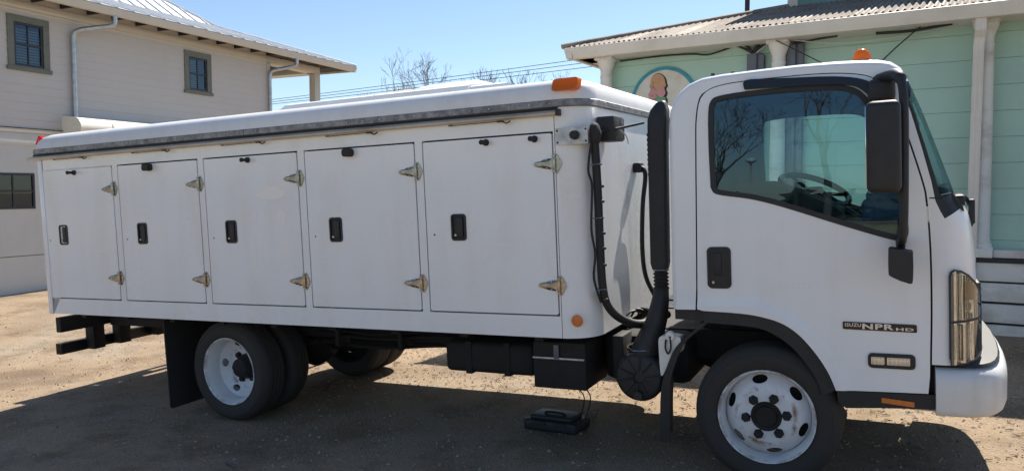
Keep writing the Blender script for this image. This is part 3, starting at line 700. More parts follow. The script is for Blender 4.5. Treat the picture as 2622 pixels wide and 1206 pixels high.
# reservoir bottle with cap and tether
b = B().panel(smooth2([(-0.618, 0.80), (-0.60, 0.835), (-0.50, 0.835), (-0.482, 0.815), (-0.49, 0.74), (-0.545, 0.70), (-0.595, 0.60), (-0.612, 0.62), (-0.618, 0.80)][:-1] + [(-0.618, 0.80)], 3)[:-1], (), 0.10, lambda u, v, w: (u, 0.20 + w, v)); bot = b.build('reservoir_bottle', TANK, truck, 50)
B().lathe([(0.031, 0), (0.031, 0.012), (0.024, 0.022), (0.012, 0.024), (0.01, 0.018), (0, 0.018)], 20, lambda r, t, h: (-0.543 + r * math.cos(t), 0.199 - h, 0.84 + r * math.sin(t))).build('bottle_cap', MATS['stainless_steel'] if False else TANK, bot)
B().tube(smoothpath([(-0.57, 0.195, 0.815), (-0.572, 0.185, 0.77), (-0.556, 0.18, 0.735), (-0.538, 0.182, 0.77), (-0.54, 0.178, 0.84)]), 0.006, 6).build('cap_tether', CABLE, bot)
# wiring loom down the body front with clips
loom = [(-0.93, 0.06, 2.06), (-0.93, 0.075, 1.96), (-0.925, 0.08, 1.7), (-0.925, 0.085, 1.4), (-0.92, 0.09, 1.15), (-0.90, 0.12, 1.02), (-0.84, 0.2, 0.93), (-0.76, 0.34, 0.88), (-0.66, 0.6, 0.9)]
lm = B().tube(smoothpath(loom, 5), 0.026, 10).build('wiring_loom', CABLE, truck)
B().tube(smoothpath([(-0.945, 0.045, 2.0), (-0.962, 0.03, 1.85), (-0.948, 0.045, 1.75), (-0.958, 0.035, 1.5), (-0.945, 0.05, 1.35), (-0.955, 0.04, 1.2), (-0.93, 0.08, 1.05)], 5), 0.008, 6).build('side_wire', CABLE, lm)
for z in (1.88, 1.56, 1.13): B().tube([(-0.927 + 0.031 * math.cos(t), 0.08 + 0.031 * math.sin(t), z) for t in [0.35 * k for k in range(19)]], 0.0055, 5, False).build('loom_clamp', STEEL, lm)
for z in (1.74, 1.65, 1.46, 1.37, 1.27, 1.06): B().box((-0.915, 0.065, z), (-0.885, 0.085, z + 0.016), 0.003).build('loom_clip', BLACK, lm)
b = B().lathe([(0.05, 0), (0.06, 0.02), (0.05, 0.045), (0.02, 0.06), (0, 0.06)], 16, lambda r, t, h: (-0.95 + h, 0.07 + r * math.cos(t) * 0.8, 2.06 + r * math.sin(t) * 1.2)); b.build('cable_boot', RUBBER, truck)
b = B().box((-0.948, 0.17, 2.02), (-0.84, 0.36, 2.17), 0.006); jb = b.build('junction_box', BLACK, truck)
B().box((-0.849, 0.365, 2.03), (-0.838, 0.372, 2.16), 0.001).box((-0.838, 0.30, 2.125), (-0.8365, 0.355, 2.158)).build('data_label', MATS['grey_conduit_paint'], jb)
B().tube(smoothpath([(-0.94, 0.09, 2.075), (-0.85, 0.2, 2.09), (-0.70, 0.33, 2.125)]), 0.008, 6).build('intake_cable', CABLE, truck)
B().tube(smoothpath([(-0.83, 0.25, 2.09), (-0.80, 0.28, 2.05), (-0.79, 0.29, 2.0)]), 0.004, 5).build('loose_wire', WHITECABLE, truck)
b = B().tube(smoothpath([(-0.95, 0.95, 1.86), (-0.90, 0.95, 1.86), (-0.88, 0.95, 1.80), (-0.9, 0.93, 1.6), (-0.91, 0.92, 1.3), (-0.9, 0.95, 1.1), (-0.85, 1.0, 0.95)], 5), 0.016, 8); b.box((-0.955, 0.90, 1.83), (-0.90, 1.0, 1.90), 0.012); b.build('brake_hose', CABLE, truck)
q = B()
for k in range(7):
    a = random.uniform(0, 3); q.tube(smoothpath([(-0.86 + 0.03 * k, 0.3 + 0.05 * k, 0.92), (-0.82 + 0.02 * k, 0.36 + 0.03 * k, 0.955 + 0.01 * math.sin(k)), (-0.76 + 0.02 * k, 0.45, 0.93), (-0.7, 0.6, 0.915 + 0.006 * k)], 4), 0.008, 6)
q.build('hose_bundle', CABLE, truck)

# ---- cab
YC = W / 2
def lean(p):
    t = max(0.0, (p[2] - 1.5) / 0.85)
    return (p[0], YC + (p[1] - YC) * (1 - 0.028 * t ** 1.3), p[2])
YS = 0.13
# profile seen from the side: (x, z, rounding along the profile plane, rounding across)
PROF = [(-0.51, 1.014, .03, .04), (-0.508, 1.3, .03, .04), (-0.505, 1.75, .03, .04), (-0.503, 2.10, .03, .04), (-0.497, 2.165, .03, .04), (-0.478, 2.225, .03, .05), (-0.44, 2.275, .03, .06), (-0.385, 2.318, .03, .07), (-0.31, 2.345, .028, .08),
        (-0.2, 2.356, .028, .09), (0.0, 2.362, .028, .10), (0.2, 2.366, .03, .10), (0.4, 2.364, .035, .10), (0.53, 2.356, .035, .10), (0.60, 2.350, .035, .10), (0.66, 2.334, .035, .10), (0.705, 2.30, .035, .09), (0.728, 2.262, .035, .09),
        (0.742, 2.225, .045, .10), (0.80, 2.08, .055, .12), (0.862, 1.90, .07, .14), (0.918, 1.73, .085, .16), (0.948, 1.64, .10, .18), (0.962, 1.612, .105, .20), (0.992, 1.575, .115, .22), (1.02, 1.52, .135, .25), (1.035, 1.45, .145, .27), (1.044, 1.35, .15, .28), (1.052, 1.2, .155, .28), (1.055, 1.0, .16, .28), (1.055, 0.765, .16, .28)]
WS0, WS1 = 18, 22     # windshield span in the profile
def normals(pr):
    out = []
    for i in range(len(pr)):
        a = Vector(pr[max(0, i - 1)][:2]); c = Vector(pr[min(len(pr) - 1, i + 1)][:2]); t = (c - a).normalized(); out.append(Vector((-t.y, t.x)))
    return out
NRM = normals(PROF)
def cab_ring(i, th, off=0.0):
    x, z, a, bb = PROF[i]; nn = NRM[i]
    a += off; q = a * (1 - math.sin(th)) + off * 0
    px, pz = x - nn.x * (a * (1 - math.sin(th)) + off), z - nn.y * (a * (1 - math.sin(th)) + off)
    return px, YS + off + bb * (1 - math.cos(th)), pz
TH = [rad(t) for t in (0, 15, 30, 45, 60, 75, 90)]
def cab_loft(off, skip):
    bmain = B(); bws = B(); brub = B()
    cols = []
    for th in TH: cols.append(th)
    rows = []
    for i in range(len(PROF)):
        left = [cab_ring(i, th, off) for th in TH]
        y1 = left[-1][1]; mid = []
        crown = 0.02 if 8 <= i <= 15 else 0.0
        bulge = 0.03 if i >= 16 else 0.0
        for k in range(1, 8):
            t = k / 8; y = y1 + (W - 2 * y1) * t; s4 = 4 * t * (1 - t)
            mid.append((left[-1][0] + bulge * s4, y, left[-1][2] + crown * s4))
        rows.append(left + mid + [(x, W - y, z) for x, y, z in left[::-1]])
    m = len(rows[0])
    V = [[lean(p) for p in r] for r in rows]
    vm = [[bmain.bm.verts.new(p) for p in r] for r in V]
    for i in range(len(rows) - 1):
        for j in range(m - 1):
            if (WS0 - 1 <= i <= WS1 + 1 and (j < 1 or j >= m - 2)) or WS1 <= i <= WS1 + 1:
                if not skip: brub.raw([V[i][j], V[i][j + 1], V[i + 1][j + 1], V[i + 1][j]], [(0, 1, 2, 3)])
                continue
            if WS0 <= i < WS1 and 1 <= j < m - 2:
                if not skip: bws.raw([V[i][j], V[i][j + 1], V[i + 1][j + 1], V[i + 1][j]], [(0, 1, 2, 3)])
                continue
            bmain.bm.faces.new((vm[i][j], vm[i][j + 1], vm[i + 1][j + 1], vm[i + 1][j]))
    if not skip: return bmain, bws, brub
    return bmain
flat = [(cab_ring(i, 0)[0], cab_ring(i, 0)[2]) for i in range(len(PROF))]
SEAM = smooth2([(-0.363, 1.019), (-0.352, 1.5), (-0.345, 1.967), (-0.339, 2.12), (-0.316, 2.222), (-0.261, 2.268), (-0.18, 2.287), (-0.073, 2.294), (0.108, 2.297), (0.289, 2.296), (0.421, 2.287), (0.526, 2.268), (0.585, 2.240), (0.632, 2.185), (0.675, 2.08), (0.721, 1.962), (0.791, 1.715), (0.811, 1.6), (0.826, 1.349), (0.828, 1.035), (0.822, 0.765)], 3)
ARCH = smooth2([(0.374, 0.598), (0.340, 0.686), (0.282, 0.784), (0.199, 0.885), (0.113, 0.948), (0.011, 0.982), (-0.115, 1.001), (-0.326, 1.010)], 4)
WIN = smooth2([(-0.268, 1.74), (-0.274, 1.95), (-0.272, 2.14), (-0.255, 2.205), (-0.21, 2.228), (-0.07, 2.240), (0.15, 2.243), (0.35, 2.238), (0.45, 2.222), (0.52, 2.185), (0.575, 2.11), (0.615, 2.02)], 3) + smooth2([(0.66, 1.90), (0.70, 1.70), (0.73, 1.50), (0.727, 1.425), (0.70, 1.402), (0.60, 1.426), (0.40, 1.494), (0.20, 1.566), (0.06, 1.613), (-0.06, 1.645), (-0.2, 1.668), (-0.25, 1.685), (-0.268, 1.72)], 3)
WINI = None
def inset(poly, d):
    n = len(poly); out = []
    area = sum(poly[i][0] * poly[(i + 1) % n][1] - poly[(i + 1) % n][0] * poly[i][1] for i in range(n))
    s = 1 if area > 0 else -1
    for i in range(n):
        a = Vector(poly[i - 1]); c = Vector(poly[(i + 1) % n]); t = (c - a).normalized()
        out.append((poly[i][0] - t.y * d * s, poly[i][1] + t.x * d * s))
    return out
CUTS = [('v', 1.5 + 0.07 * k) for k in range(13)] + [('u', -0.4 + 0.1 * k) for k in range(14)]
def flare(u, v):
    """the wheel arch stands out in a soft step"""
    if v > 1.11 or u > 0.56: return 0.0
    dx = (u + 0.12) / 0.60; dz = (v - 0.35) / 0.735
    r = math.hypot(max(0.0, dx), dz)
    t = max(0.0, min(1.0, (1.0 - r) / 0.05)); t2 = t * t * (3 - 2 * t)
    return -0.012 * t2
def side_maker(mirror):
    def f(u, v, w, y0=YS):
        y = y0 + w + flare(u, v)
        p = lean((u, y, v))
        return (p[0], W - p[1], p[2]) if mirror else p
    return f
FCUT = [('v', 0.6 + 0.04 * k) for k in range(14)] + [('u', -0.3 + 0.04 * k) for k in range(22)]
bm_, bw_, br_ = cab_loft(0.0, False)
seam_body = [(x + (-0.005 if x < -0.3 else 0), z + (0.005 if z > 2.2 else 0)) for x, z in SEAM]
seam_body = [(x + 0.009, z) if x > 0.6 else (x, z) for x, z in seam_body]
poly = flat[::-1]                                   # from the front bottom up and back to the rear bottom
poly = poly + [(-0.370, 1.016)] + seam_body[1:-1] + [(0.832, 0.765)]
for mir in (False, True): bm_.panel(poly, (), 0.0, side_maker(mir), CUTS)
cabo = bm_.build('cab', PAINT, truck, 50)
bw_.build('windshield', WSGLASS, cabo, 80); br_.build('windshield_rubber', BLACK, cabo, 60)
li = cab_loft(0.022, True)
li.build('cab_lining', HEADLINER, cabo, 60)
rear_hole = None
win_in = inset(WIN, 0.028)
def cab_door(mir):
    dpoly = [(x + (0.0025 if x < -0.3 else 0), z) for x, z in SEAM[:-1]] + [(0.822, 0.70), (0.814, 0.612), (0.60, 0.606)] + ARCH
    d = B().panel(dpoly, [WIN], 0.02, side_maker(mir), CUTS + FCUT); door = d.build('cab_door', PAINT, cabo, 60)
    s = side_maker(mir)
    fr = B().panel(WIN, [win_in], 0.03, lambda u, v, w: s(u, v, w - 0.004), CUTS); fr.build('window_rubber', BLACK, cabo, 50)
    gl = B().panel(inset(WIN, 0.022), (), 0.0, lambda u, v, w: s(u, v, w + 0.012), CUTS); gl.build('side_window', GLASS, cabo, 80)
    B().panel([(x, z) for x, z in inset(flat[1:22] + [(0.80, 1.2), (-0.45, 1.2)], 0.02)], [inset(WIN, 0.004)], 0.01, lambda u, v, w: s(u, v, w + 0.034), CUTS).build('side_lining', HEADLINER, cabo, 50)
    tr = B().panel([(-0.33, 1.05), (0.10, 1.05), (0.30, 0.95), (0.40, 0.65), (0.79, 0.65), (0.79, 1.40), (0.55, 1.42), (0.0, 1.62), (-0.33, 1.64)], (), 0.02, lambda u, v, w: s(u, v, w + 0.05)); tr.build('door_trim', INTERIOR, cabo)
    return door
door = cab_door(False); cab_door(True)
# handle on the near door
hb = B().panel(rrect(-0.298, -0.164, 1.14, 1.378, 0.028), [rrect(-0.283, -0.18, 1.158, 1.36, 0.02)], 0.016, lambda u, v, w: lean((u, YS - 0.006 + w, v)))
hb.panel(rrect(-0.288, -0.175, 1.15, 1.37, 0.02), (), 0.004, lambda u, v, w: lean((u, YS - 0.0025 + w, v))); hb.box((-0.262, YS - 0.008, 1.215), (-0.216, YS + 0.004, 1.345), 0.006)
hb.build('door_handle', BLACK, door)
B().lathe([(0.009, 0), (0.008, 0.005), (0, 0.006)], 12, lambda r, t, h: (-0.264 + r * math.cos(t), YS - 0.0075 - h, 1.175 + r * math.sin(t))).build('door_lock', STEEL, door)
# badge: black plate with lettering in relief
bd = B().panel(rrect(0.413, 0.765, 0.934, 0.975, 0.006, 3), (), 0.004, lambda u, v, w: (u, YS - 0.006 + w, v - 0.006 * (u - 0.413) / 0.35))
badge = bd.build('badge_plate', GLOSSB, door)
CHROMEL = mat('badge_silver', (0.72, 0.7, 0.66), 0.3, 0.4, var=0.1)
for body_t, size, wid, x, z, bold in (('ISUZU', 0.025, 0.078, 0.424, 0.9505, 0.0004), ('NPR', 0.039, 0.150, 0.508, 0.9415, 0.0013), ('HD', 0.0195, 0.082, 0.668, 0.9415, 0.0006)):
    tm = text_mesh(body_t, size, 0.0014, 1.0, bold)
    lo = min(v.co.x for v in tm.vertices); hi = max(v.co.x for v in tm.vertices)
    for v in tm.vertices: v.co.x = (v.co.x - lo) * wid / (hi - lo)
    finish(tm, CHROMEL, 0)
    o = link('badge_lettering', tm, door); o.rotation_euler = (rad(90), 0, 0); o.location = (x, YS - 0.0078, z - 0.006 * (x - 0.413) / 0.35)
# door side lamp
lb = B().panel(rrect(0.533, 0.757, 0.733, 0.812, 0.022), [rrect(0.548, 0.613, 0.749, 0.793, 0.008), rrect(0.623, 0.733, 0.749, 0.793, 0.006)], 0.016, lambda u, v, w: (u, YS - 0.008 + w, v)); sl = lb.build('side_lamp', BLACK, door)
lb = B()
for x0, x1 in ((0.548, 0.613), (0.623, 0.733)):
    k = int((x1 - x0) / 0.006)
    for i in range(k): lb.box((x0 + (x1 - x0) * i / k, YS - 0.003, 0.75), (x0 + (x1 - x0) * (i + 0.8) / k, YS + 0.004, 0.792), 0.001, 1)
lb.build('lamp_lens', CHROME, sl)
B().box((0.546, YS + 0.006, 0.747), (0.735, YS + 0.01, 0.795)).build('lamp_reflector', CHROME, sl)
# faint outline left by old lettering on the door
GHOST = mat('old_lettering_shadow', (0.81, 0.82, 0.825), 0.35, var=0.05)
tm = text_mesh('USDOT', 0.055, 0.0002, 1.25); finish(tm, GHOST, 0); o = link('old_lettering', tm, door); o.rotation_euler = (rad(90), 0, 0); o.location = (0.065, YS - 0.0004, 1.145)

B().box((0.828, 0.1309, 1.616), (0.876, 0.136, 1.6225)).build('pillar_joint', RUBBER, cabo)
# wheel arch lip, step and reflector
arc = ARCH[::-1]; inn = inset(arc + [(0.3, 0.6)], 0.0)[:-1]
inner_arc = smooth2([(-0.326, 0.94), (-0.1, 0.928), (0.0, 0.912), (0.09, 0.868), (0.17, 0.80), (0.245, 0.70), (0.29, 0.61), (0.30, 0.56)], 4)
b = B().panel([(x, z - 0.001) for x, z in arc] + inner_arc[::-1], (), 0.30, lambda u, v, w: (u, YS + 0.004 + w, v)); b.build('wheel_arch_lip', BLACK, cabo, 40)
b = B().panel([(-0.50, 1.010), (-0.33, 1.006), (-0.33, 0.945), (-0.50, 0.95)], (), 0.3, lambda u, v, w: (u, YS + 0.03 + w, v)); b.build('rear_apron', BLACK, cabo, 40)
b = B().panel([(0.375, 0.592), (0.86, 0.604), (0.86, 0.74), (0.835, 0.76), (0.832, 0.60)][:2] + [(0.85, 0.53), (0.60, 0.515), (0.42, 0.50), (0.385, 0.53)], (), 0.35, lambda u, v, w: (u, YS + 0.012 + w, v)); st = b.build('entry_step', BLACK, truck, 40)
B().panel(rrect(0.595, 0.75, 0.545, 0.572, 0.004, 2), (), 0.004, lambda u, v, w: (u, YS + 0.006 + w, v - 0.012 * (u - 0.595) / 0.15)).build('step_reflector', ORANGE, st)
b = B().box((0.80, 0.18, 0.60), (1.0, W - 0.18, 0.78), 0.02); b.build('front_underside', CHASSIS, truck)
b = B().box((-0.48, 0.20, 0.98), (1.02, W - 0.2, 1.03), 0.01); b.build('cab_floor', CHASSIS, cabo)
# inner wheel wells and splash guards
for y0 in (0.19, W - 0.19 - 0.26):
    pth = smooth2([(-0.33, 0.93), (-0.42, 0.86), (-0.51, 0.775), (-0.565, 0.66), (-0.60, 0.55), (-0.615, 0.42), (-0.622, 0.19)], 4)
    b = B(); b.sweep([((x, y0, z), (0, 1, 0), (1, 0, 0) if z < 0.6 else (math.cos(0.6), 0, math.sin(0.6))) for x, z in pth], [(0.02, 0), (0.25, 0), (0.25, 0.016), (0.02, 0.016)])
    b.sweep([((x, y0 - 0.003, z), (0, 1, 0), (0.9, 0, 0.45) if z > 0.5 else (1, 0, 0)) for x, z in pth], [(0, 0), (0.012, 0), (0.012, 0.06), (0, 0.06)])
    b.build('splash_guard', BLACK, truck, 50)

# front corner: headlight pair wraps the corner
def nose(u, v, w):
    i = 0
    for k in range(len(PROF) - 1):
        if PROF[k + 1][1] <= v <= PROF[k][1] and k > 20: i = k
    a = PROF[i]; c = PROF[i + 1] if i + 1 < len(PROF) else a
    t = 0 if a[1] == c[1] else (a[1] - v) / (a[1] - c[1])
    xp = a[0] + (c[0] - a[0]) * t; ra = a[2] + (c[2] - a[2]) * t; rb = a[3] + (c[3] - a[3]) * t
    s = max(0.0, min(0.999, (u - xp + ra) / ra))
    return (u - w * s, YS + rb * (1 - math.sqrt(1 - s * s)) + w * (1 - s * 0.5), v)
HL = [(0.91, 0.765), (0.91, 1.22), (0.917, 1.245), (0.935, 1.256), (0.96, 1.25), (0.99, 1.226), (1.02, 1.185), (1.048, 1.12), (1.054, 1.05), (1.054, 0.80), (1.03, 0.775), (0.97, 0.768)]
HLC = [('u', 0.93 + 0.012 * k) for k in range(11)] + [('v', 0.80 + 0.1 * k) for k in range(5)]
hl_in = inset(HL, 0.006)
b = B().panel(HL, [hl_in], 0.03, lambda u, v, w: nose(u, v, w - 0.021), HLC); hl = b.build('headlight', BLACK, cabo, 50)
B().panel([(0.914, 0.984), (1.05, 0.989), (1.05, 0.999), (0.914, 0.994)], (), 0.02, lambda u, v, w: nose(u, v, w - 0.0215), HLC).build('lens_divider', BLACK, hl)
up_l = [(x, z) for x, z in inset(HL, 0.005) if z > 0.985]; up_l = [(up_l[0][0], 0.992)] + up_l + [(1.049, 0.998)]
lo_l = [(0.915, 0.984), (0.915, 0.771), (0.97, 0.775), (1.025, 0.782), (1.049, 0.805), (1.049, 0.988)]
for L in (up_l, lo_l):
    B().panel(L, (), 0.0, lambda u, v, w: nose(u, v, w - 0.0195), HLC).build('headlight_lens', CLEAR, hl, 60)
b = B().panel(inset(HL, 0.008), (), 0.0, lambda u, v, w: nose(u, v, -0.008 + 0.0045 * math.cos(u * 150 + 0.6) + 0.0012 * math.cos(u * 620) + 0.0015 * math.sin(v * 30)), [('u', 0.912 + 0.0037 * k) for k in range(39)] + [('v', 0.77 + 0.02 * k) for k in range(25)]); b.build('headlight_bowl', mat('dull_reflector', (0.74, 0.76, 0.8), 0.14, 1.0, var=0.25, scale=25), hl, 60)
q = B()
for k in range(9): q.tube([nose(0.942 + 0.0115 * k, z, -0.016) for z in (1.0, 1.08, 1.16, 1.235 - 0.004 * k * k * 0.35)], 0.0028, 5)
for k in range(9): q.tube([nose(0.932 + 0.0115 * k, z, -0.016) for z in (0.80, 0.86, 0.92, 0.97)], 0.0028, 5)
q.build('lens_flutes', CLEAR, hl, 60)
for u, z0, z1 in ((0.972, 1.0, 1.225), (0.962, 0.79, 0.975), (1.02, 0.80, 0.975)):
    B().panel([(u, z0), (u + 0.004, z0), (u + 0.004, z1), (u, z1)], (), 0.004, lambda a, v, w: nose(a, v, w - 0.015), [('v', 0.8 + 0.1 * k) for k in range(5)]).build('reflector_rib', GLOSSB, hl)
B().panel([(0.975, 1.10), (1.03, 1.09), (1.03, 1.15), (1.0, 1.19), (0.975, 1.20)], (), 0.003, lambda a, v, w: nose(a, v, w - 0.0145), HLC).build('indicator_reflector', mat('indicator_gold', (0.55, 0.36, 0.16), 0.25, 0.5), hl)
B().panel([(0.914, 0.772), (0.928, 0.772), (0.928, 1.235), (0.914, 1.235)], (), 0.006, lambda u, v, w: nose(u, v, w - 0.017), HLC).build('lamp_side_shield', mat('grey_lens', (0.2, 0.19, 0.19), 0.4), hl)
q = B(); p = Vector(nose(1.0, 1.06, -0.008)); q.lathe([(0, -0.02), (0.006, -0.016), (0.009, 0), (0.006, 0.018), (0, 0.022)], 14, lambda r, t, h: (p.x + r * math.cos(t), p.y + r * math.sin(t), p.z + h)); q.build('indicator_bulb', mat('amber_bulb', (0.5, 0.27, 0.1), 0.3), hl)
far_hl = copy_tree(hl, cabo); far_hl.scale = (1, -1, 1); far_hl.location = (0, W, 0)
b = B().box((1.062, 0.62, 0.98), (1.096, W - 0.62, 1.13), 0.012, 3); gr = b.build('front_grille', BLACK, cabo)
for k in range(3): B().box((1.094, 0.66, 1.0 + 0.042 * k), (1.102, W - 0.66, 1.018 + 0.042 * k), 0.003).build('grille_bar', GREYBOX, gr)
# bumper
def bpath():
    half = [(0.848, 0.122), (0.95, 0.126), (1.03, 0.14), (1.085, 0.172), (1.125, 0.225), (1.155, 0.30), (1.18, 0.42), (1.2, 0.6), (1.215, 0.85), (1.222, YC)]
    return half + [(x, W - y) for x, y in half[:-1][::-1]]
BP = bpath(); b = B(); path = []
for i, (x, y) in enumerate(BP):
    a = Vector(BP[max(0, i - 1)]); c = Vector(BP[min(len(BP) - 1, i + 1)]); t = (c - a).normalized(); path.append(((x, y, 0), (t.y, -t.x, 0), (0, 0, 1)))
b.sweep(path, [(-0.012, 0.50), (0.004, 0.512), (0.012, 0.54), (0.014, 0.66), (0.008, 0.70), (-0.012, 0.735), (-0.05, 0.748), (-0.14, 0.752), (-0.15, 0.74), (-0.10, 0.70), (-0.06, 0.60), (-0.05, 0.51)][::-1])
bump = b.build('bumper', BUMPER, truck, 50)
b = B(); b.sweep([((x, y, 0), a, c) for (x, y, z), a, c in path], [(-0.02, 0.752), (-0.10, 0.752), (-0.10, 0.775), (-0.03, 0.768)]); b.build('bumper_filler', BLACK, bump, 40)

# roof: beacon, marker feet, rain visor
b = B().lathe([(0.062, 2.362), (0.062, 2.382), (0.05, 2.388)], 28, lambda r, t, h: (0.516 + r * math.cos(t), 0.5 + r * math.sin(t), h)); bc = b.build('beacon_base', BLACK, truck)
b = B().lathe([(0.047, 2.384), (0.048, 2.402), (0.044, 2.423), (0.033, 2.441), (0.017, 2.452), (0, 2.455)], 28, lambda r, t, h: (0.516 + r * math.cos(t), 0.5 + r * math.sin(t), h)); o = b.build('beacon_dome', AMBER, bc, 60); o['label'] = 'orange beacon dome on the cab roof'
for x, y in ((0.30, 0.32), (0.42, 0.34), (-0.27, 0.3), (-0.16, 0.32)):
    B().lathe([(0.012, 2.355), (0.011, 2.368), (0, 2.37)], 10, lambda r, t, h, x=x, y=y: (x + r * math.cos(t), y + r * math.sin(t), h + 0.008)).build('roof_stud', BLACK, truck)
vis_o = smooth2([(-0.068, 2.247), (-0.066, 2.299), (0.06, 2.296), (0.20, 2.288), (0.38, 2.276), (0.50, 2.255), (0.57, 2.222), (0.625, 2.16)], 3)
vis_i = smooth2([(0.60, 2.08), (0.56, 2.15), (0.50, 2.206), (0.42, 2.228), (0.30, 2.238), (0.10, 2.244), (-0.068, 2.247)], 3)
b = B().panel(vis_o + vis_i[:-1], (), 0.018, lambda u, v, w: lean((u, YS - 0.035 + w + (v - 2.15) * 0.12, v)), CUTS); b.build('rain_visor', GLOSSB, cabo, 50)
# mirrors
b = B().box((0.546, -0.22, 1.662), (0.700, -0.02, 2.102), 0.032, 4); mi = b.build('wing_mirror', BLACK, truck, 60)
B().box((0.543, -0.185, 1.69), (0.548, -0.025, 2.08), 0.002).build('mirror_glass', CHROME, mi)
arm = smoothpath([(0.60, 0.16, 2.235), (0.64, 0.08, 2.245), (0.685, -0.02, 2.235), (0.708, -0.07, 2.18), (0.714, -0.09, 2.04), (0.713, -0.09, 1.85), (0.709, -0.09, 1.6), (0.704, -0.075, 1.47), (0.697, -0.03, 1.41), (0.694, 0.12, 1.395)], 5)
b = B().tube(arm, [0.03 if i < 14 else 0.021 for i in range(len(arm))], 10); b.box((0.55, 0.08, 2.12), (0.68, 0.15, 2.235), 0.025, 3); b.box((0.672, 0.0, 1.37), (0.716, 0.14, 1.43), 0.015, 3); b.box((0.675, -0.10, 2.0), (0.70, -0.06, 2.05), 0.006).box((0.675, -0.10, 1.72), (0.70, -0.06, 1.78), 0.006)
b.build('mirror_arm', BLACK, truck, 60)
b = B().panel(smooth2([(0.637, 1.37), (0.65, 1.385), (0.735, 1.368), (0.745, 1.355), (0.744, 1.235), (0.728, 1.212), (0.65, 1.245), (0.636, 1.27), (0.637, 1.37)], 2)[:-1], (), 0.13, lambda u, v, w: (u, -0.11 + w, v)); b.build('lower_mirror', BLACK, truck, 40)
b = B().tube(smoothpath([(0.94, 0.35, 1.61), (0.985, 0.38, 1.62), (1.02, 0.4, 1.585), (1.04, 0.42, 1.49), (1.02, 0.45, 1.44)]), 0.012, 6)
b.box((0.93, 0.32, 1.565), (1.0, 0.46, 1.625), 0.012); b.box((1.018, 0.36, 1.47), (1.048, 0.40, 1.6), 0.008); b.build('wiper_arm', BLACK, truck)
B().panel([(0.90, 1.63), (0.945, 1.64), (0.99, 1.582), (1.0, 1.545), (0.945, 1.575)], (), 0.12, lambda u, v, w: (u - 0.012, 0.21 + w, v)).build('cowl_panel', BLACK, cabo)
# cab furniture
b = B().box((-0.30, 0.32, 1.10), (0.18, 1.98, 1.24), 0.05, 3); b.box((-0.44, 0.32, 1.2), (-0.29, 1.98, 1.64), 0.05, 3); b.build('bench_seat', INTERIOR, cabo)
b = B().box((0.42, 0.25, 1.05), (0.88, W - 0.25, 1.40), 0.06, 3); b.box((0.70, 0.25, 1.35), (0.94, W - 0.25, 1.50), 0.05, 3); b.box((0.36, 0.95, 1.2), (0.62, 1.30, 1.47), 0.05, 3); b.build('dashboard', DASHTAN, cabo)
sw = B(); sc = Vector((0.16, 1.70, 1.655)); ax1 = Vector((0.92, 0, -0.38)).normalized(); ax2 = Vector((0.1, 0.95, 0.25)).normalized()
sw.tube([sc + (ax1 * math.cos(t) + ax2 * math.sin(t)) * 0.245 for t in [2 * math.pi * k / 40 for k in range(41)]], 0.022, 10, False)
for t in (0.5, 2.64, 4.71): sw.tube([sc + ax1.cross(ax2) * -0.03, sc + (ax1 * math.cos(t) + ax2 * math.sin(t)) * 0.215], 0.014, 6)
sw.box(sc - Vector((0.06, 0.07, 0.04)), sc + Vector((0.06, 0.07, 0.02)), 0.02, 3); sw.tube([sc, sc + Vector((0.32, 0, -0.24))], 0.03, 8); sw.build('steering_wheel', GLOSSB, cabo, 60)
B().panel([(-0.28, 1.2), (-0.28, 1.68), (-0.22, 1.735), (-0.06, 1.73), (0.12, 1.665), (0.30, 1.585), (0.38, 1.53), (0.38, 1.2)], (), 0.5, lambda u, v, w: (u, 0.82 + w, v)).build('centre_console', INTERIOR, cabo, 30)
q = B().box((0.50, 0.30, 1.395), (0.80, 0.62, 1.475), 0.03, 3); bag = q.build('leather_bag', TANLEATHER, None, 60); bag.matrix_world = TILT.to_4x4(); tag(bag, 'tan leather bag lying on the truck dashboard', 'bag')
q = B().box((0.50, 0.30, 1.478), (0.80, 0.64, 1.62), 0.06, 4); q.box((0.53, 0.32, 1.58), (0.82, 0.58, 1.68), 0.045, 3)
for v in q.bm.verts: v.co += Vector((0.012 * noise.noise(v.co * 14), 0.012 * noise.noise(v.co * 13 + Vector((5, 1, 2))), 0.008 * noise.noise(v.co * 17)))
jk = q.build('denim_jacket', DENIM, None, 70); jk.matrix_world = TILT.to_4x4(); tag(jk, 'folded blue denim jacket on the tan bag in the cab', 'jacket')

# box on the ground under the body with its cable
jp = empty('charger_box'); jp.location = TILT @ Vector((-1.56, 0.80, 0.002)); jp.rotation_euler = (rad(0), rad(-2), rad(-4))
tag(jp, 'dark plastic charger box on the ground under the truck', 'charger')
GREYD = mat('dark_teal_plastic', (0.014, 0.018, 0.021), 0.55, var=0.2)
b = B().box((-0.21, -0.13, 0), (0.21, 0.13, 0.075), 0.015, 3); b.box((-0.17, -0.10, 0.07), (0.16, 0.10, 0.105), 0.012, 3); b.build('case', GREYD, jp)
B().box((-0.13, -0.142, 0.05), (-0.03, -0.13, 0.065), 0.004).box((0.04, -0.142, 0.05), (0.14, -0.13, 0.065), 0.004).build('latch', BLACK, jp)
B().tube(smoothpath([(-0.08, -0.02, 0.10), (-0.06, -0.03, 0.118), (0.06, -0.03, 0.118), (0.08, -0.02, 0.10)]), 0.01, 6).build('carry_handle', BLACK, jp)
for dx, dy in ((0.17, 0.02), (0.2, 0.06)):
    B().tube(smoothpath([(dx, dy, 0.06), (dx + 0.06, dy - 0.03, 0.24), (dx + 0.02, dy - 0.1, 0.34), (dx - 0.02, dy - 0.35, 0.5), (dx - 0.06, dy - 0.55, 0.66)]), 0.0045, 6).build('cable', CABLE, jp)

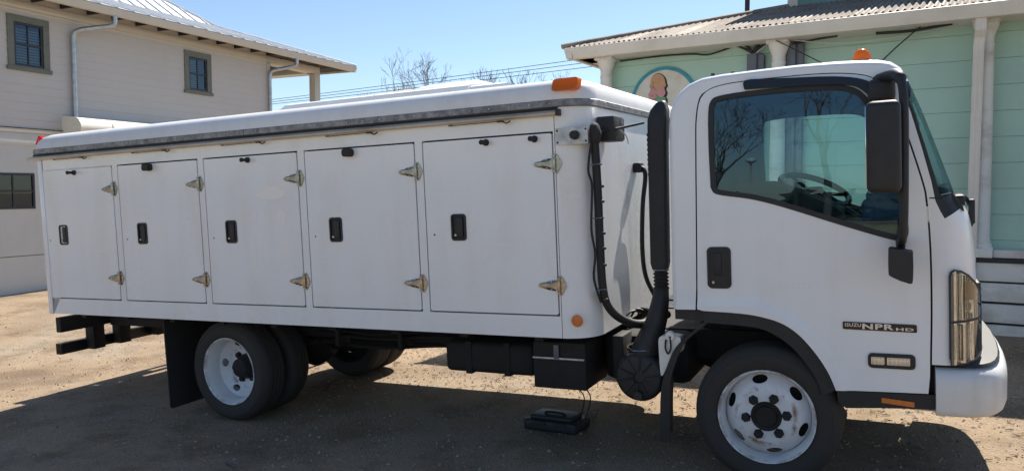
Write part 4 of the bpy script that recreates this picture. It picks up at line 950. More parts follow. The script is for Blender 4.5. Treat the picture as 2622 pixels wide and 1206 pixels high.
q = B().tube([(-0.07, 0, 0.009), (0.0, 0.004, 0.011), (0.075, -0.006, 0.009)], [0.009, 0.01, 0.007], 7); stick = q.build('stick', BARK, None, 60)
stick.location = TILT @ Vector((-3.33, -0.62, 0.0)); stick.rotation_euler = (0, rad(-2), rad(-18)); tag(stick, 'short dark stick lying on the shaded dirt beside the rear wheel', 'stick')
for y, z, r in ((0.62, 0.66, 0.012), (0.6, 0.70, 0.009), (0.66, 0.58, 0.014)):
    B().tube(smoothpath([(-3.55, y, z), (-3.0, y - 0.02, z - 0.03), (-2.4, y, z + 0.01), (-2.0, y + 0.03, z - 0.02), (-1.0, y, z)], 6), r, 6).build('brake_line', CABLE, truck)
B().tube(smoothpath([(-0.6, 1.75, 0.5), (-1.6, 1.72, 0.47), (-2.6, 1.7, 0.5), (-3.4, 1.66, 0.62), (-4.6, 1.62, 0.66), (-5.5, 1.65, 0.55)], 6), 0.04, 10).build('exhaust_pipe', CHASSIS, truck)
for x in (-3.35, -2.75, -1.50, -1.06): B().box((x, 0.55, 0.56), (x + 0.035, 0.70, 0.80), 0.004).build('hanger_bracket', CHASSIS, truck)

# ------------------------------------------------------------------ mint house on the right
ph = rad(-5.3)
mint = empty('mint_house', (0, 5.139, 0), (0, 0, ph)); tag(mint, 'mint green board house with white round columns and corrugated roof', 'house')
U0, U1, WALL = -2.93, 4.6, 0.42     # local x along the front, local y back from the gutter
b = B().box((U0 + 0.05, WALL + 0.03, 0.0), (U1, 5.5, 3.56)); mw = b.build('wall', DARKWOOD, mint, 0)
zs = [1.055, 1.157] + [1.157 + 0.2772 * k for k in range(1, 10)]
for z0, z1 in zip(zs, zs[1:]):
    z1 = min(z1, 3.56); cutp = [U0, random.uniform(-1.6, 0.2), random.uniform(1.7, 3.2), U1]
    for s0, s1 in zip(cutp, cutp[1:]):
        q = B(); q.sweep([((s0 + 0.001, 0, 0), (0, 1, 0), (0, 0, 1)), ((s1 - 0.001, 0, 0), (0, 1, 0), (0, 0, 1))], [(WALL + 0.03, z0), (WALL - 0.001, z0 + 0.001), (WALL + 0.007, z1 - 0.002), (WALL + 0.03, z1 - 0.002)]); q.build('siding_board', MINT, mw, 0)
q = B()
for z0, z1 in zip(zs, zs[1:]):
    pass
q.box((U0 - 0.005, WALL + 0.03, 1.05), (U0 + 0.048, 5.5, 3.55)); q.build('side_cladding', MINT, mint, 0)
q = B().box((U0 - 0.08, 0.10, 0.985), (1.30, WALL + 0.02, 1.065), 0.006); q.build('porch_ledge', WHITEWOOD, mint)
q = B().box((1.30, 0.08, 0.985), (1.58, WALL + 0.02, 1.075), 0.006); q.build('porch_ledge', WHITEWOOD, mint)
q = B().box((1.585, 0.14, 0.985), (U1, WALL + 0.02, 1.065), 0.006); q.build('porch_ledge', WHITEWOOD, mint)
q = B().box((U0, 0.2, 0.02), (U1, WALL + 0.02, 0.983)); q.build('skirt_backing', DARKWOOD, mint, 0)
q = B().box((U0, 0.12, 0.935), (U1, 0.2, 0.975), 0.004); q.build('ledge_moulding', DARKWOOD, mint)
for k, z in enumerate((0.735, 0.52, 0.30, 0.08)):
    for j, (a, c) in enumerate(((U0, -0.4), (-0.396, 2.1), (2.104, U1))):
        q = B().box((a, 0.155 - 0.004 * ((k + j) % 2), z), (c, 0.199, z + 0.195), 0.006); q.build('skirt_board', WHITEWOOD, mint)
def column(u, label=None):
    cz = 1.065
    q = B().lathe([(0.115, cz + 0.02), (0.115, cz + 0.05), (0.10, cz + 0.07), (0.104, cz + 0.09), (0.092, cz + 0.11), (0.088, cz + 1.2), (0.078, 3.20), (0.084, 3.21), (0.084, 3.225), (0.077, 3.235), (0.077, 3.30), (0.083, 3.32), (0.11, 3.39), (0.12, 3.42), (0.12, 3.45)], 24, lambda r, t, h: (u + r * math.cos(t), 0.26 + r * math.sin(t), h))
    q.box((u - 0.125, 0.135, cz), (u + 0.125, 0.385, cz + 0.025), 0.004); q.box((u - 0.125, 0.135, 3.44), (u + 0.125, 0.385, 3.47), 0.004)
    q.build('column', WHITEWOOD, mint, 35)
for u in (-2.90, -0.655, 1.46, 3.6): column(u)
q = B().box((-3.24, 0.02, 3.47), (U1, WALL + 0.1, 3.50)); q.box((-3.24, 0.13, 3.47), (-2.8, 5.5, 3.50)); q.build('soffit', GUTTERW, mint)
GS = [(0.0, 0.0), (-0.07, 0.005), (-0.085, 0.04), (-0.10, 0.07), (-0.115, 0.12), (-0.12, 0.14), (-0.11, 0.145), (-0.10, 0.13), (0.0, 0.13)]
q = B(); q.sweep([((-3.345, 0.02, 3.452), (0, 1, 0), (0, 0, 1)), ((U1, 0.02, 3.452), (0, 1, 0), (0, 0, 1))], GS); q.build('gutter', GUTTERW, mint, 25)
q = B(); q.sweep([((-3.245, -0.09, 3.452), (1, 0, 0), (0, 0, 1)), ((-3.245, 5.5, 3.452), (1, 0, 0), (0, 0, 1))], GS); q.build('gutter', GUTTERW, mint, 25)
# downspout on the right column
dp = [(1.415, 0.02, 3.46), (1.415, 0.02, 3.38), (1.413, 0.03, 3.34), (1.405, 0.10, 3.27), (1.40, 0.12, 3.2), (1.385, 0.115, 1.15), (1.378, 0.10, 0.6), (1.378, 0.08, 0.2)]
q = B(); q.sweep([(p, (1, 0, 0), (0, 1, 0)) for p in dp], [(-0.05, -0.035), (-0.03, -0.03), (-0.01, -0.035), (0.01, -0.03), (0.03, -0.035), (0.05, -0.03), (0.05, 0.03), (-0.05, 0.03)])
q.build('downspout', GUTTERW, mint, 20)
# corrugated roof sheets, front slope then hip end
PITCH = 0.30; PW = 0.07; DEEP = 2.35
def sheet(u0, u1, gap):
    q = B(); cols = int(round((u1 - u0) / PW * 6)); rows = 5; grid = []
    dz0 = 0.006 * gap
    for i in range(cols + 1):
        u = u0 + (u1 - u0) * i / cols; w = 0.017 * math.cos(2 * math.pi * (u - U0) / PW); top = max(0.0, min(DEEP, u + 3.345)); low = -0.06 + 0.012 * noise.noise((u * 3, 0, 0))
        col = []
        for k in range(rows + 1):
            d = low + (max(top, low + 0.005) - low) * k / rows; col.append(q.bm.verts.new((u, d, 3.622 + PITCH * d + w + dz0)))
        grid.append(col)
    for A, C in zip(grid, grid[1:]):
        for k in range(rows): q.bm.faces.new((A[k], C[k], C[k + 1], A[k + 1]))
    q.build('corrugated_sheet', CORRU, roofp, 60)
b = B().raw([(-3.33, -0.03, 3.585), (U1, -0.03, 3.585), (U1, DEEP, 3.585 + PITCH * DEEP), (-3.345 + DEEP, DEEP, 3.585 + PITCH * DEEP), (-3.33, 5.5, 3.585)], [(0, 1, 2, 3), (0, 3, 4)]); roofp = b.build('roof', DARKWOOD, mint, 0)
u = -3.345; k = 0
while u < U1 - 0.1:
    sheet(u, min(u + 0.72, U1), k % 2); u += 0.70; k += 1
b = B(); n_ = 60
for i in range(n_):
    pass
for j in range(7):
    q = B(); grid = []
    y0 = -0.05 + j * 0.8; cols = 66
    for i in range(cols + 1):
        y = y0 + 0.82 * i / cols; w = 0.011 * math.cos(2 * math.pi * y / PW); top = max(0.005, min(DEEP, y + 0.02)); grid.append([q.bm.verts.new((-3.4 + (top + 0.055) * t, y, 3.622 + PITCH * (top * t - 0.055 * (1 - t)) + w + 0.006 * (j % 2))) for t in (0, 0.5, 1)])
    for A, C in zip(grid, grid[1:]):
        for r in range(2): q.bm.faces.new((A[r], C[r], C[r + 1], A[r + 1]))
    q.build('corrugated_sheet', CORRU, roofp, 60)
B().tube([(-3.40, -0.07, 3.625), (-3.345 + DEEP, DEEP, 3.64 + PITCH * DEEP)], 0.035, 8).build('hip_cap', CORRU, roofp)
# low upper storey standing back from the eave
zr = 3.6 + PITCH * DEEP
q = B().box((-0.98, DEEP, zr - 0.3), (U1, DEEP + 2.6, zr + 1.25)); q.build('upper_wall', TEALWALL, mint, 0)
q = B().box((-1.0, DEEP - 0.012, zr - 0.1), (-0.86, DEEP + 0.12, zr + 1.25), 0.004); q.build('corner_board', CREAMTRIM, mint)
q = B().box((-1.35, DEEP - 0.32, zr + 1.2), (U1, DEEP + 2.9, zr + 1.27), 0.004); q.build('upper_eave', CREAMTRIM, mint)
q = B().raw([(-1.35, DEEP - 0.32, zr + 1.275), (U1, DEEP - 0.32, zr + 1.275), (U1, DEEP + 1.3, zr + 2.0), (-0.2, DEEP + 1.3, zr + 2.0), (-1.35, DEEP + 2.9, zr + 1.275), (U1, DEEP + 2.9, zr + 1.275)], [(0, 1, 2, 3), (0, 3, 4), (3, 2, 5, 4)]); q.build('upper_roof', CORRU, mint, 0)
# grey conduit ducts and loose cables under the eave
for u0, u1, z1 in ((-1.04, -0.875, 3.36), (-0.585, -0.42, 3.46)):
    q = B().box((u0, 0.29, 1.2), (u1 - 0.05, 0.415, z1), 0.004).box((u1 - 0.05, 0.33, 1.2), (u1 + 0.03, 0.415, z1 - 0.01), 0.004); q.build('conduit_duct', GREYBOX, mint)
def cab_line(pts, r, m, name='eave_cable'): B().tube(smoothpath(pts, 6), r, 6).build(name, m, mint)
for k, (du, r) in enumerate(((-0.28, 0.014), (-0.13, 0.02), (0.10, 0.022), (0.22, 0.016))): cab_line([(-0.98 + du, 0.34, 3.50), (-0.98 + du * 0.6, 0.34, 3.47), (-0.98 + du * 0.15, 0.345, 3.40), (-0.97, 0.35, 3.34)], r, CABLE)
cab_line([(-0.97, 0.33, 3.35), (-0.88, 0.32, 3.41), (-0.72, 0.13, 3.46)], 0.006, WHITECABLE)
cab_line([(-2.75, 0.38, 3.44), (-2.2, 0.38, 3.455), (-1.75, 0.37, 3.44), (-1.6, 0.36, 3.415), (-1.48, 0.36, 3.42), (-1.25, 0.37, 3.48)], 0.011, CABLE)
cab_line([(-0.5, 0.25, 3.47), (-0.1, 0.28, 3.40), (0.25, 0.3, 3.385), (0.7, 0.3, 3.41), (1.2, 0.3, 3.47)], 0.006, WHITECABLE)
cab_line([(-0.66, 0.1, 3.46), (-0.35, 0.16, 3.28), (-0.05, 0.3, 3.10), (0.12, 0.38, 2.95)], 0.006, CABLE)
cab_line([(0.85, 0.2, 3.47), (0.6, 0.3, 3.28), (0.35, 0.38, 3.05)], 0.007, CABLE)
cab_line([(0.4, 0.24, 3.45), (0.75, 0.24, 3.44), (1.15, 0.22, 3.47)], 0.016, CABLE)
cab_line([(-0.5, 0.28, 3.43), (-0.2, 0.26, 3.455), (0.0, 0.24, 3.465)], 0.012, CABLE)

# round painted ice-cream sign on the wall
sign = empty('round_sign', mint.matrix_basis @ Vector((0, 0, 0)), (0, 0, ph)); sign.location = (0, 5.139, 0)
tag(sign, 'round cream sign with teal rim and painted ice cream scoops', 'sign')
SX, SZ, SR = -2.14, 2.862, 0.455; SY = WALL - 0.006
fn = lambda y: (lambda u, v, w: (u, y + w, v))
B().panel(ellipse(SX, SZ, SR - 0.04, SR - 0.04, 64), (), 0.014, fn(SY - 0.016)).build('sign_face', SIGNCREAM, sign)
B().panel(ellipse(SX, SZ, SR, SR, 64), [ellipse(SX, SZ, SR - 0.042, SR - 0.042, 64)], 0.024, fn(SY - 0.026)).build('sign_rim', SIGNTEAL, sign)
def blob(c, pts, n=3): return smooth2([(SX + c[0] + x, SZ + c[1] + z) for x, z in pts + pts[:1]], n)[:-1]
tan = [(-0.085, -0.10), (-0.10, -0.05), (-0.112, -0.03), (-0.098, 0.0), (-0.09, 0.05), (-0.06, 0.1), (0.0, 0.122), (0.06, 0.10), (0.092, 0.05), (0.102, 0.0), (0.112, -0.03), (0.10, -0.055), (0.07, -0.11), (0.03, -0.12), (0.0, -0.14), (-0.03, -0.115)]
pink = [(-0.10, -0.05), (-0.118, -0.01), (-0.10, 0.03), (-0.08, 0.08), (-0.05, 0.08), (-0.03, 0.05), (0.0, 0.04), (0.04, 0.06), (0.08, 0.085), (0.10, 0.05), (0.112, 0.0), (0.09, -0.04), (0.04, -0.045), (0.0, -0.04), (-0.04, -0.07), (-0.07, -0.075)]
grn = [(-0.1, -0.06), (-0.105, 0.0), (-0.06, 0.04), (0.0, 0.06), (0.06, 0.055), (0.10, 0.03), (0.105, -0.03), (0.09, -0.07), (0.0, -0.08)]
cone = [(-0.095, 0.02), (0.095, 0.02), (0.01, -0.30), (-0.01, -0.30)]
for c, pts, m, d in (((-0.08, 0.245), tan, SIGNTAN, 0), ((-0.085, 0.108), pink, SIGNPINK, 1), ((-0.075, 0.02), grn, SIGNGREEN, 0)):
    grow = [(x * 1.07 + 0.004, z * 1.07) for x, z in pts]; sh = [(x + 0.026, z - 0.012) for x, z in pts]
    B().panel(blob(c, sh), (), 0.002, fn(SY - 0.0195 - 0.001 * d)).build('scoop_shadow', SIGNINK, sign)
    B().panel(blob(c, grow), (), 0.002, fn(SY - 0.0225 - 0.003 * d)).build('scoop_outline', SIGNINK, sign)
    B().panel(blob(c, pts), (), 0.002, fn(SY - 0.0255 - 0.003 * d)).build('scoop', m, sign)
B().panel([(SX - 0.075 + x, SZ - 0.05 + z) for x, z in cone], (), 0.002, fn(SY - 0.0188)).build('cone', SIGNCONE, sign)
q = B()
for (x0, z0), (x1, z1), (x2, z2) in (((-0.05, 0.30), (-0.068, 0.25), (-0.04, 0.20)), ((-0.07, 0.175), (-0.02, 0.15), (0.03, 0.16))): q.tube(smoothpath([(SX - 0.08 + x0, SY - 0.0262, SZ - 0.03 + z0), (SX - 0.08 + x1, SY - 0.0262, SZ - 0.03 + z1), (SX - 0.08 + x2, SY - 0.0262, SZ - 0.03 + z2)]), 0.003, 4)
for a, c in (((0.03, 0.10), (0.0, 0.06)), ((0.06, 0.12), (0.02, 0.07)), ((-0.11, 0.10), (-0.07, 0.07)), ((-0.17, 0.10), (-0.13, 0.075))): q.tube([(SX + a[0], SY - 0.0292, SZ + a[1]), (SX + c[0], SY - 0.0292, SZ + c[1])], 0.003, 4)
q.build('ink_strokes', SIGNINK, sign)

# ------------------------------------------------------------------ cream house on the left (local x out of the wall, local y along it)
ca = rad(1.56)
cream = empty('cream_house', (-15, 0, 0), (0, 0, ca)); tag(cream, 'cream two-storey house with clapboard upper floor and pale metal roof', 'house')
V0, V1 = -2.0, 12.68
def wallpanel(q, y0, y1, z0, z1, holes, x=0.0, th=0.12): q.panel([(y0, z0), (y1, z0), (y1, z1), (y0, z1)], holes, th, lambda u, v, w: (x - w, u, v))
def rect(y0, y1, z0, z1): return [(y0, z0), (y1, z0), (y1, z1), (y0, z1)]
WINS = [(5.36, 5.97, 4.24, 5.10), (9.77, 10.36, 4.28, 5.10)]
LOWW = (3.6, 5.69, 1.37, 2.09)
q = B(); wallpanel(q, V0, V1, 2.9, 5.72, [rect(*w) for w in WINS]); uw = q.build('upper_wall', CREAM, cream, 0)
z = 3.0; prev = 0
while z < 5.3:
    q = B(); z1 = min(z + 0.172, 5.32)
    ivals = [(V0, V1)]
    for a, c, b0, b1 in WINS:
        if z1 > b0 and z < b1:
            ivals = [p for s0, s1 in ivals for p in ((s0, min(s1, a)), (max(s0, c), s1)) if p[1] - p[0] > 0.01]
    for s0, s1 in ivals:
        q.sweep([((0, s0, 0), (1, 0, 0), (0, 0, 1)), ((0, s1, 0), (1, 0, 0), (0, 0, 1))], [(0.001, z), (0.014, z + 0.001), (0.005, z1), (0.001, z1)])
    q.build('siding_board', CREAM, uw, 0); z += 0.172
q = B(); wallpanel(q, V0, V1, -1.2, 2.9, [rect(*LOWW)]); lw = q.build('lower_wall', STUCCO, cream, 0)
B().box((0.0, V0, 2.90), (0.03, V1 + 0.01, 3.0), 0.004).build('belt_course', CREAMTRIM, cream)
B().box((0.0, V0, 2.985), (0.045, V1 + 0.02, 3.0), 0.002).build('drip_cap', DARKFRAME, cream)
B().box((0.002, V0, 2.64), (0.012, V1, 2.895), 0.002).build('stucco_band', STUCCO, cream)
B().box((0.001, V0, 0.415), (0.006, V1, 0.425)).build('control_joint', DARKFRAME, cream)
B().box((0.002, V0, 5.32), (0.03, V1, 5.36), 0.004).box((0.002, V0, 5.36), (0.02, V1, 5.52), 0.003).build('frieze', CREAMTRIM, cream)
B().box((0.002, V1 - 0.11, 2.99), (0.03, V1 + 0.012, 5.5), 0.003).build('corner_board', CREAMTRIM, cream)
q = B().box((-9, V0, -1.2), (-0.13, V1, 5.6)); q.build('house_core', CREAM, cream, 0)
LOUVRE = mat('white_louvre_blind', (0.42, 0.45, 0.48), 0.6, var=0.1)
PANE = glass('house_window_glass', (0.5, 0.56, 0.6), 1.7, coat=(0.7, 0.85, 1.0))
def house_window(y0, y1, z0, z1, trim, blinds, cols=2, rows=2, lab=None):
    f = B().panel(rect(y0, y1, z0, z1), [rect(y0 + 0.045, y1 - 0.045, z0 + 0.045, z1 - 0.045)], 0.06, lambda u, v, w: (0.012 - w, u, v)); win = f.build('window', DARKFRAME, cream)
    if trim:
        t = trim; k = B().panel(rect(y0 - t, y1 + t, z0 - 0.02, z1 + t), [rect(y0 - 0.001, y1 + 0.001, z0 - 0.001, z1 + 0.001)], 0.03, lambda u, v, w: (0.034 - w, u, v)); k.build('window_trim', SAGE, win)
        B().box((0.0, y0 - t - 0.03, z0 - 0.10), (0.06, y1 + t + 0.03, z0 - 0.021), 0.005).build('window_sill', SAGE, win)
    a0, a1, b0, b1 = y0 + 0.045, y1 - 0.045, z0 + 0.045, z1 - 0.045
    m = B()
    for i in range(1, cols): u = a0 + (a1 - a0) * i / cols; m.box((-0.022, u - 0.011, b0), (0.004, u + 0.011, b1))
    m.build('muntin', DARKFRAME, win, 0)
    m = B()
    for j in range(1, rows): v = b0 + (b1 - b0) * j / rows; m.box((-0.02, a0, v - 0.019), (0.006, a1, v + 0.019))
    m.build('meeting_rail', DARKFRAME, win, 0)
    for i in range(cols):
        for j in range(rows):
            B().raw([(-0.012, a0 + (a1 - a0) * (i + s) / cols, b0 + (b1 - b0) * (j + t) / rows) for s, t in ((0, 0), (1, 0), (1, 1), (0, 1))], [(0, 1, 2, 3)]).build('pane', PANE, win, 0)
    if blinds:
        k = int((b1 - b0) / 0.055); bl = B()
        for i in range(k): bl.box((-0.10, a0, b0 + 0.055 * i), (-0.06, a0 + (a1 - a0) * blinds, b0 + 0.055 * i + 0.035), rot=None)
        bl.build('louvre_blind', LOUVRE, win, 0)
    B().box((-0.128, y0, z0), (-0.118, y1, z1)).build('dark_room', INTERIOR, win, 0)
house_window(*WINS[0], 0.13, 1.0); house_window(*WINS[1], 0.14, 0.62)
house_window(*LOWW, 0, 0, 5, 2)
# eave: soffit, rafter tails, gutter, hip roof with a flared skirt
EX = 0.65; EC = 15.97; EZ = 5.69
q = B(); sec = [(0.0, 0.0), (0.08, 0.0), (0.095, 0.03), (0.10, 0.06), (0.12, 0.13), (0.125, 0.16), (0.115, 0.165), (0.10, 0.14), (0.0, 0.14)]
q.sweep([((EX - 0.11, V0, 5.512), (1, 0, 0), (0, 0, 1)), ((EX - 0.11, EC + 0.02, 5.512), (1, 0, 0), (0, 0, 1))], sec); q.build('gutter', CREAMTRIM, cream, 25)
q = B(); q.sweep([((EX + 0.0, EC - 0.11, 5.512), (0, 1, 0), (0, 0, 1)), ((-10, EC - 0.11, 5.512), (0, 1, 0), (0, 0, 1))], sec); q.build('gutter', CREAMTRIM, cream, 25)
for k in range(28):
    y = V0 + 0.3 + 0.62 * k
    if y > EC - 0.4: break
    B().box((-0.9 if y > V1 else 0.02, y, 5.545), (EX - 0.12, y + 0.05, 5.64), 0.002).build('rafter_tail', DARKWOOD, cream)
S1, S2, T1, T2 = 2.9, 4.2, 0.32, 0.66
def rp(y, s): return (EX - s, y, EZ + (s * T1 if s <= S1 else S1 * T1 + (s - S1) * T2))
q = B()
zA, zB_ = EZ - 0.03, EZ - 0.03
pts = [(EX - 0.05, V0, zA), (EX - 0.05, EC - 0.05, zA), (EX - S1, EC - S1, zA + S1 * T1), (EX - S1, V0, zA + S1 * T1), (EX - S1 - S2, EC - S1 - S2, zA + S1 * T1 + S2 * T2), (EX - S1 - S2, V0, zA + S1 * T1 + S2 * T2), (EX - 2 * S1 - 2 * S2, EC - S1, zA + S1 * T1), (-12, EC - 0.05, zA)]
q.raw(pts, [(0, 1, 2, 3), (3, 2, 4, 5), (1, 7, 6, 2), (2, 6, 4)]); croof = q.build('roof', DARKWOOD, cream, 0)
pw = 0.42; y = V0
while y < EC - 0.05:
    y1 = min(y + pw, EC); q = B()
    for a, c in ((y, y1),):
        m0 = min(S1, EC - a); m1 = min(S1, EC - c); n0 = min(S1 + S2, EC - a); n1 = min(S1 + S2, EC - c)
        v = [rp(a, -0.03), rp(c, -0.03), rp(c, m1), rp(a, m0)]; f = [(0, 1, 2, 3)]
        if n0 > S1 + 0.01: v += [rp(a, n0), rp(c, max(n1, S1))]; f.append((3, 2, 5, 4))
        q.raw(v, f)
        # standing seam along the left edge of the pan
        for s0, s1 in ((-0.03, m0), (S1, n0)):
            if s1 - s0 < 0.05: continue
            A = Vector(rp(a, s0)); C = Vector(rp(a, s1)); q.sweep([(A, (0, 1, 0), (0, 0, 1)), (C, (0, 1, 0), (0, 0, 1))], [(-0.012, 0), (0.012, 0), (0.012, 0.04), (-0.012, 0.04)])
    q.build('roof_panel', METALROOF, croof, 0); y = y1
for s0, s1, ee in ((0, S1, 0), (S1, S1 + S2, 0)):
    A = Vector(rp(EC - s0, s0)); C = Vector(rp(EC - s1, s1)); B().tube([A + Vector((0, 0, 0.02)), C + Vector((0, 0, 0.02))], 0.04, 8).build('hip_cap', METALROOF, croof)
q = B().raw([rp(EC, 0), (-12, EC, EZ), (EX - 2 * S1 - 6, EC - S1, EZ + S1 * T1), rp(EC - S1, S1), rp(EC - S1 - S2, S1 + S2)], [(0, 1, 2, 3), (3, 2, 4)]); q.build('roof_panel', METALROOF, croof, 0)
# balcony porch at the far corner: posts, beams, ceiling
for y, x in ((14.66, -0.36), (14.66, -5.2)):
    B().box((x + 0.12, y + 0.08, 2.2), (x + 0.34, y + 0.34, 5.40), 0.008).build('porch_post', CREAMTRIM, cream)
B().box((-0.34, V1, 5.36), (-0.03, 15.0, 5.56), 0.004).build('porch_beam', CREAMTRIM, cream)
B().box((-8, 14.7, 5.36), (-0.05, 15.0, 5.55), 0.004).build('porch_beam', CREAMTRIM, cream)
B().box((-8, V1 + 0.05, 2.9), (0.0, 15.1, 3.1), 0.004).build('balcony_floor', CREAMTRIM, cream)
B().box((-8, V1 - 0.02, 5.56), (EX - 0.14, EC - 0.12, 5.60)).build('porch_ceiling', DARKWOOD, cream, 0)
# galvanised downspouts
for y0, dy in ((6.60, 0.62), (12.62, 0.55)):
    q = B().tube(smoothpath([(EX - 0.06, y0 + dy, 5.52), (EX - 0.06, y0 + dy, 5.40), (EX - 0.10, y0 + dy - 0.05, 5.30), (0.30, y0 + 0.25, 5.21), (0.13, y0 + 0.05, 5.13), (0.085, y0, 5.0), (0.08, y0, 4.7), (0.08, y0, 3.5), (0.08, y0, 0.0)], 5), 0.05, 12); q.build('downspout', GALV, cream, 60)
# cream hood that sticks out of the wall over the yard
q = B()
arcp = [(0.0, 2.86), (0.42, 2.86), (0.52, 2.90), (0.58, 2.98), (0.60, 3.06), (0.585, 3.14), (0.54, 3.22), (0.46, 3.265), (0.2, 3.30), (0.0, 3.31)]
q.sweep([((0, y, 0), (1, 0, 0), (0, 0, 1)) for y in (6.33, 6.45)] + [((0, 10.4, 0), (1, 0, 0), (0, 0, 1))], arcp)
hood = q.build('wall_hood', HOODCREAM, cream, 45)
q = B(); 
for y in (7.1, 8.3, 9.5): q.sweep([((0, y, 0), (1, 0, 0), (0, 0, 1)), ((0, y + 0.05, 0), (1, 0, 0), (0, 0, 1))], [(a * 1.02, z + 0.004) for a, z in arcp])
q.build('hood_rib', HOODCREAM, hood, 45)

# ------------------------------------------------------------------ far things: shed, poles, wires, trees, water tower
shed = empty('far_shed', (-31, 38, 0.08), (0, 0, rad(-18))); tag(shed, 'far shed with a pale corrugated roof seen over the truck', 'shed')
B().box((-9, -3, -0.5), (5, 3, 7.0)).build('wall', SHEDM, shed, 0)
for s in (-1, 1):
    q = B(); grid = []
    for i in range(281):
        x = -9.3 + 14.6 * i / 280; w = 0.05 * math.cos(2 * math.pi * x / 0.42); grid.append([q.bm.verts.new((x, s * 3.3, 6.95 + w)), q.bm.verts.new((x, 0, 7.95 + w))])
    for A, C in zip(grid, grid[1:]): q.bm.faces.new((A[0], C[0], C[1], A[1]))
    q.build('roof_sheet', mat('shed_pale_roof', (0.5, 0.45, 0.38), 0.6, var=0.2), shed, 60)

def pole(x, y, h, label, r=0.085):
    p = empty('utility_pole', (x, y, zg(x, y))); tag(p, label, 'utility pole', 'utility poles carrying the wires')
    B().tube([(0, 0, -0.3), (0, 0, h)], [r * 1.15, r], 12).build('pole_shaft', POLEM, p)
    B().box((-0.9, -0.05, h - 0.55), (0.9, 0.05, h - 0.43), 0.005).build('crossarm', POLEM, p)
pole(-4.95, 30, 10.6, 'dark utility pole rising behind the mint house roof', 0.1)
pole(-38.5, 30, 8.2, 'dark utility pole standing behind the cream house')
for k, (zl, zr_, dy) in enumerate(((6.684, 8.217, 0.0), (6.633, 8.06, 0.3), (6.49, 7.75, 0.0))):
    pts = []
    for i in range(33):
        t = i / 32; x = -38.5 + 33.55 * t
        pts.append((x, 30 + dy, zl + 0.06 + (zr_ - zl) * t - 0.4 * t * (1 - t)))
    o = B().tube(pts, 0.014, 5).build('utility_wire', CABLE, None, 60); tag(o, ('topmost', 'middle', 'lowest')[k] + ' of three overhead wires against the sky', 'wire', 'overhead wires')

def bare_tree(name, x, y, h, spread, seed, label, group, r0=0.16, depth=6, twig=0.012):
    rnd = random.Random(seed)
    root = empty(name, (x, y, zg(x, y) - 0.1)); tag(root, label, 'tree', group)
    trunk = B(); crown = B()
    def grow(b, p, d, L, r, lev):
        n = 3; pts = [p]; rs = [r]
        for i in range(n):
            d = (d + Vector((rnd.uniform(-1, 1), rnd.uniform(-1, 1), rnd.uniform(-0.4, 0.8))) * 0.22).normalized(); p = p + d * L / n; pts.append(p); rs.append(max(twig, r * (1 - 0.35 * (i + 1) / n)))
        b.tube(pts, rs, 6 if lev < 2 else 4 if lev < 4 else 3, False)
        if lev >= depth: return
        k = rnd.choice((2, 2, 3)) if lev > 0 else 5
        for i in range(k):
            base = pts[-1] if i < 2 else pts[rnd.choice((1, 2))]
            a = rnd.uniform(0, 6.28); s = rnd.uniform(0.35, 0.85) * spread
            o = d.orthogonal().normalized(); o = Matrix.Rotation(a, 3, d) @ o
            nd = (d + o * s + Vector((0, 0, 0.1))).normalized()
            grow(crown, base, nd, L * rnd.uniform(0.62, 0.82), max(twig, rs[-1] * rnd.uniform(0.55, 0.8)), lev + 1)
    p = Vector((0, 0, 0)); th = h * 0.32
    trunk.tube([(0, 0, 0), (0.05, 0, th * 0.5), (0.02, 0.05, th)], [r0 * 1.3, r0, r0 * 0.85], 8)
    grow(crown, Vector((0.02, 0.05, th - 0.02)), Vector((0, 0, 1)), h * 0.22, r0 * 0.8, 0)
    trunk.build('trunk', BARK, root, 60, weld=False); crown.build('crown', BARK, root, 60, weld=False)
    return root
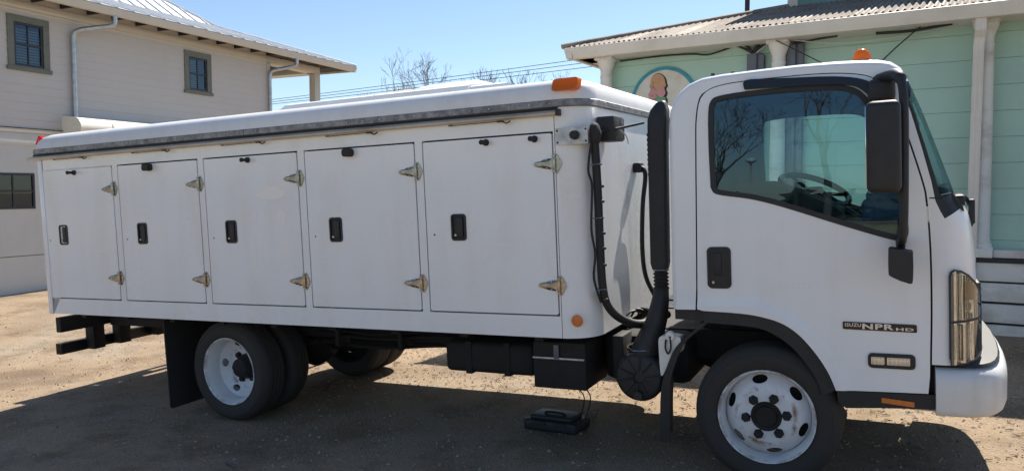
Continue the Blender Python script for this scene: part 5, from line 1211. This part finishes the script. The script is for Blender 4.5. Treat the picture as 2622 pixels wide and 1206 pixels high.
far = [(-33.0, 45, 11.9, 0.9, 3), (-29.9, 45, 12.2, 0.9, 23), (-26.6, 47, 10.9, 0.6, 8), (-23.9, 46, 10.4, 0.6, 11), (-21.4, 47, 10.4, 0.7, 13), (-35.5, 45, 9.9, 0.8, 17), (-19.6, 48, 10.0, 0.7, 19)]
labs = ['broadest bare winter tree rising over the truck roof', 'tall bare winter tree beside the broadest one over the truck roof']
for i, (x, y, h, s, sd) in enumerate(far):
    bare_tree('bare_tree', x, y, h, s, sd, labs[i] if i < 2 else 'bare treetop peeping over the truck roof under the overhead wires', 'bare trees far behind the truck', 0.16, 6, 0.009)
# things behind the viewer, seen only as reflections in the cab window
for x, y, h, s, sd, lab in ((-1.3, -24, 9.5, 0.8, 31, 'slim bare tree mirrored in the far half of the cab window'), (-4.6, -21, 6.2, 1.1, 37, 'low spreading bare tree mirrored in the rear of the cab window'), (2.2, -26, 9, 0.9, 41, 'bare tree across the yard mirrored behind the wing mirror')):
    bare_tree('bare_tree', x, y, h, s, sd, lab, 'bare trees mirrored in the window', 0.14, 6, 0.008)
V = []; F = []
for k in range(900):
    x = random.uniform(-90, 90); y = -38 + random.uniform(-9, 4); r = random.uniform(0.8, 2.0); h = random.uniform(0.2, 2.2)
    o = len(V)
    for i in range(5):
        p = Vector((random.gauss(0, 1), random.gauss(0, 1), random.gauss(0, 1))).normalized() * r
        V.append((x + p.x, y + p.y, zg(x, y) + h + p.z * 0.7))
    F += [(o, o + 1, o + 2), (o, o + 2, o + 3), (o + 1, o + 3, o + 4), (o, o + 3, o + 4), (o + 1, o + 2, o + 4)]
me = bpy.data.meshes.new('scrub_line'); me.from_pydata(V, [], F); finish(me, FARLEAF, 0); tag(link('scrub_line', me), 'dark line of winter scrub across the yard', 'scrub', kind='stuff')
wt = empty('water_tower', (-50.5, -326, 0)); tag(wt, 'white bulb water tower mirrored small in the cab window', 'water tower')
B().lathe([(0, 19.3), (1.2, 19.4), (2.0, 20.0), (2.2, 20.7), (2.0, 21.4), (1.2, 22.0), (0, 22.2)], 24).build('tank', TOWERW, wt, 60)
B().lathe([(0.9, -1), (0.5, 2), (0.4, 18.5), (0.9, 19.6)], 16).build('stem', TOWERW, wt, 60)
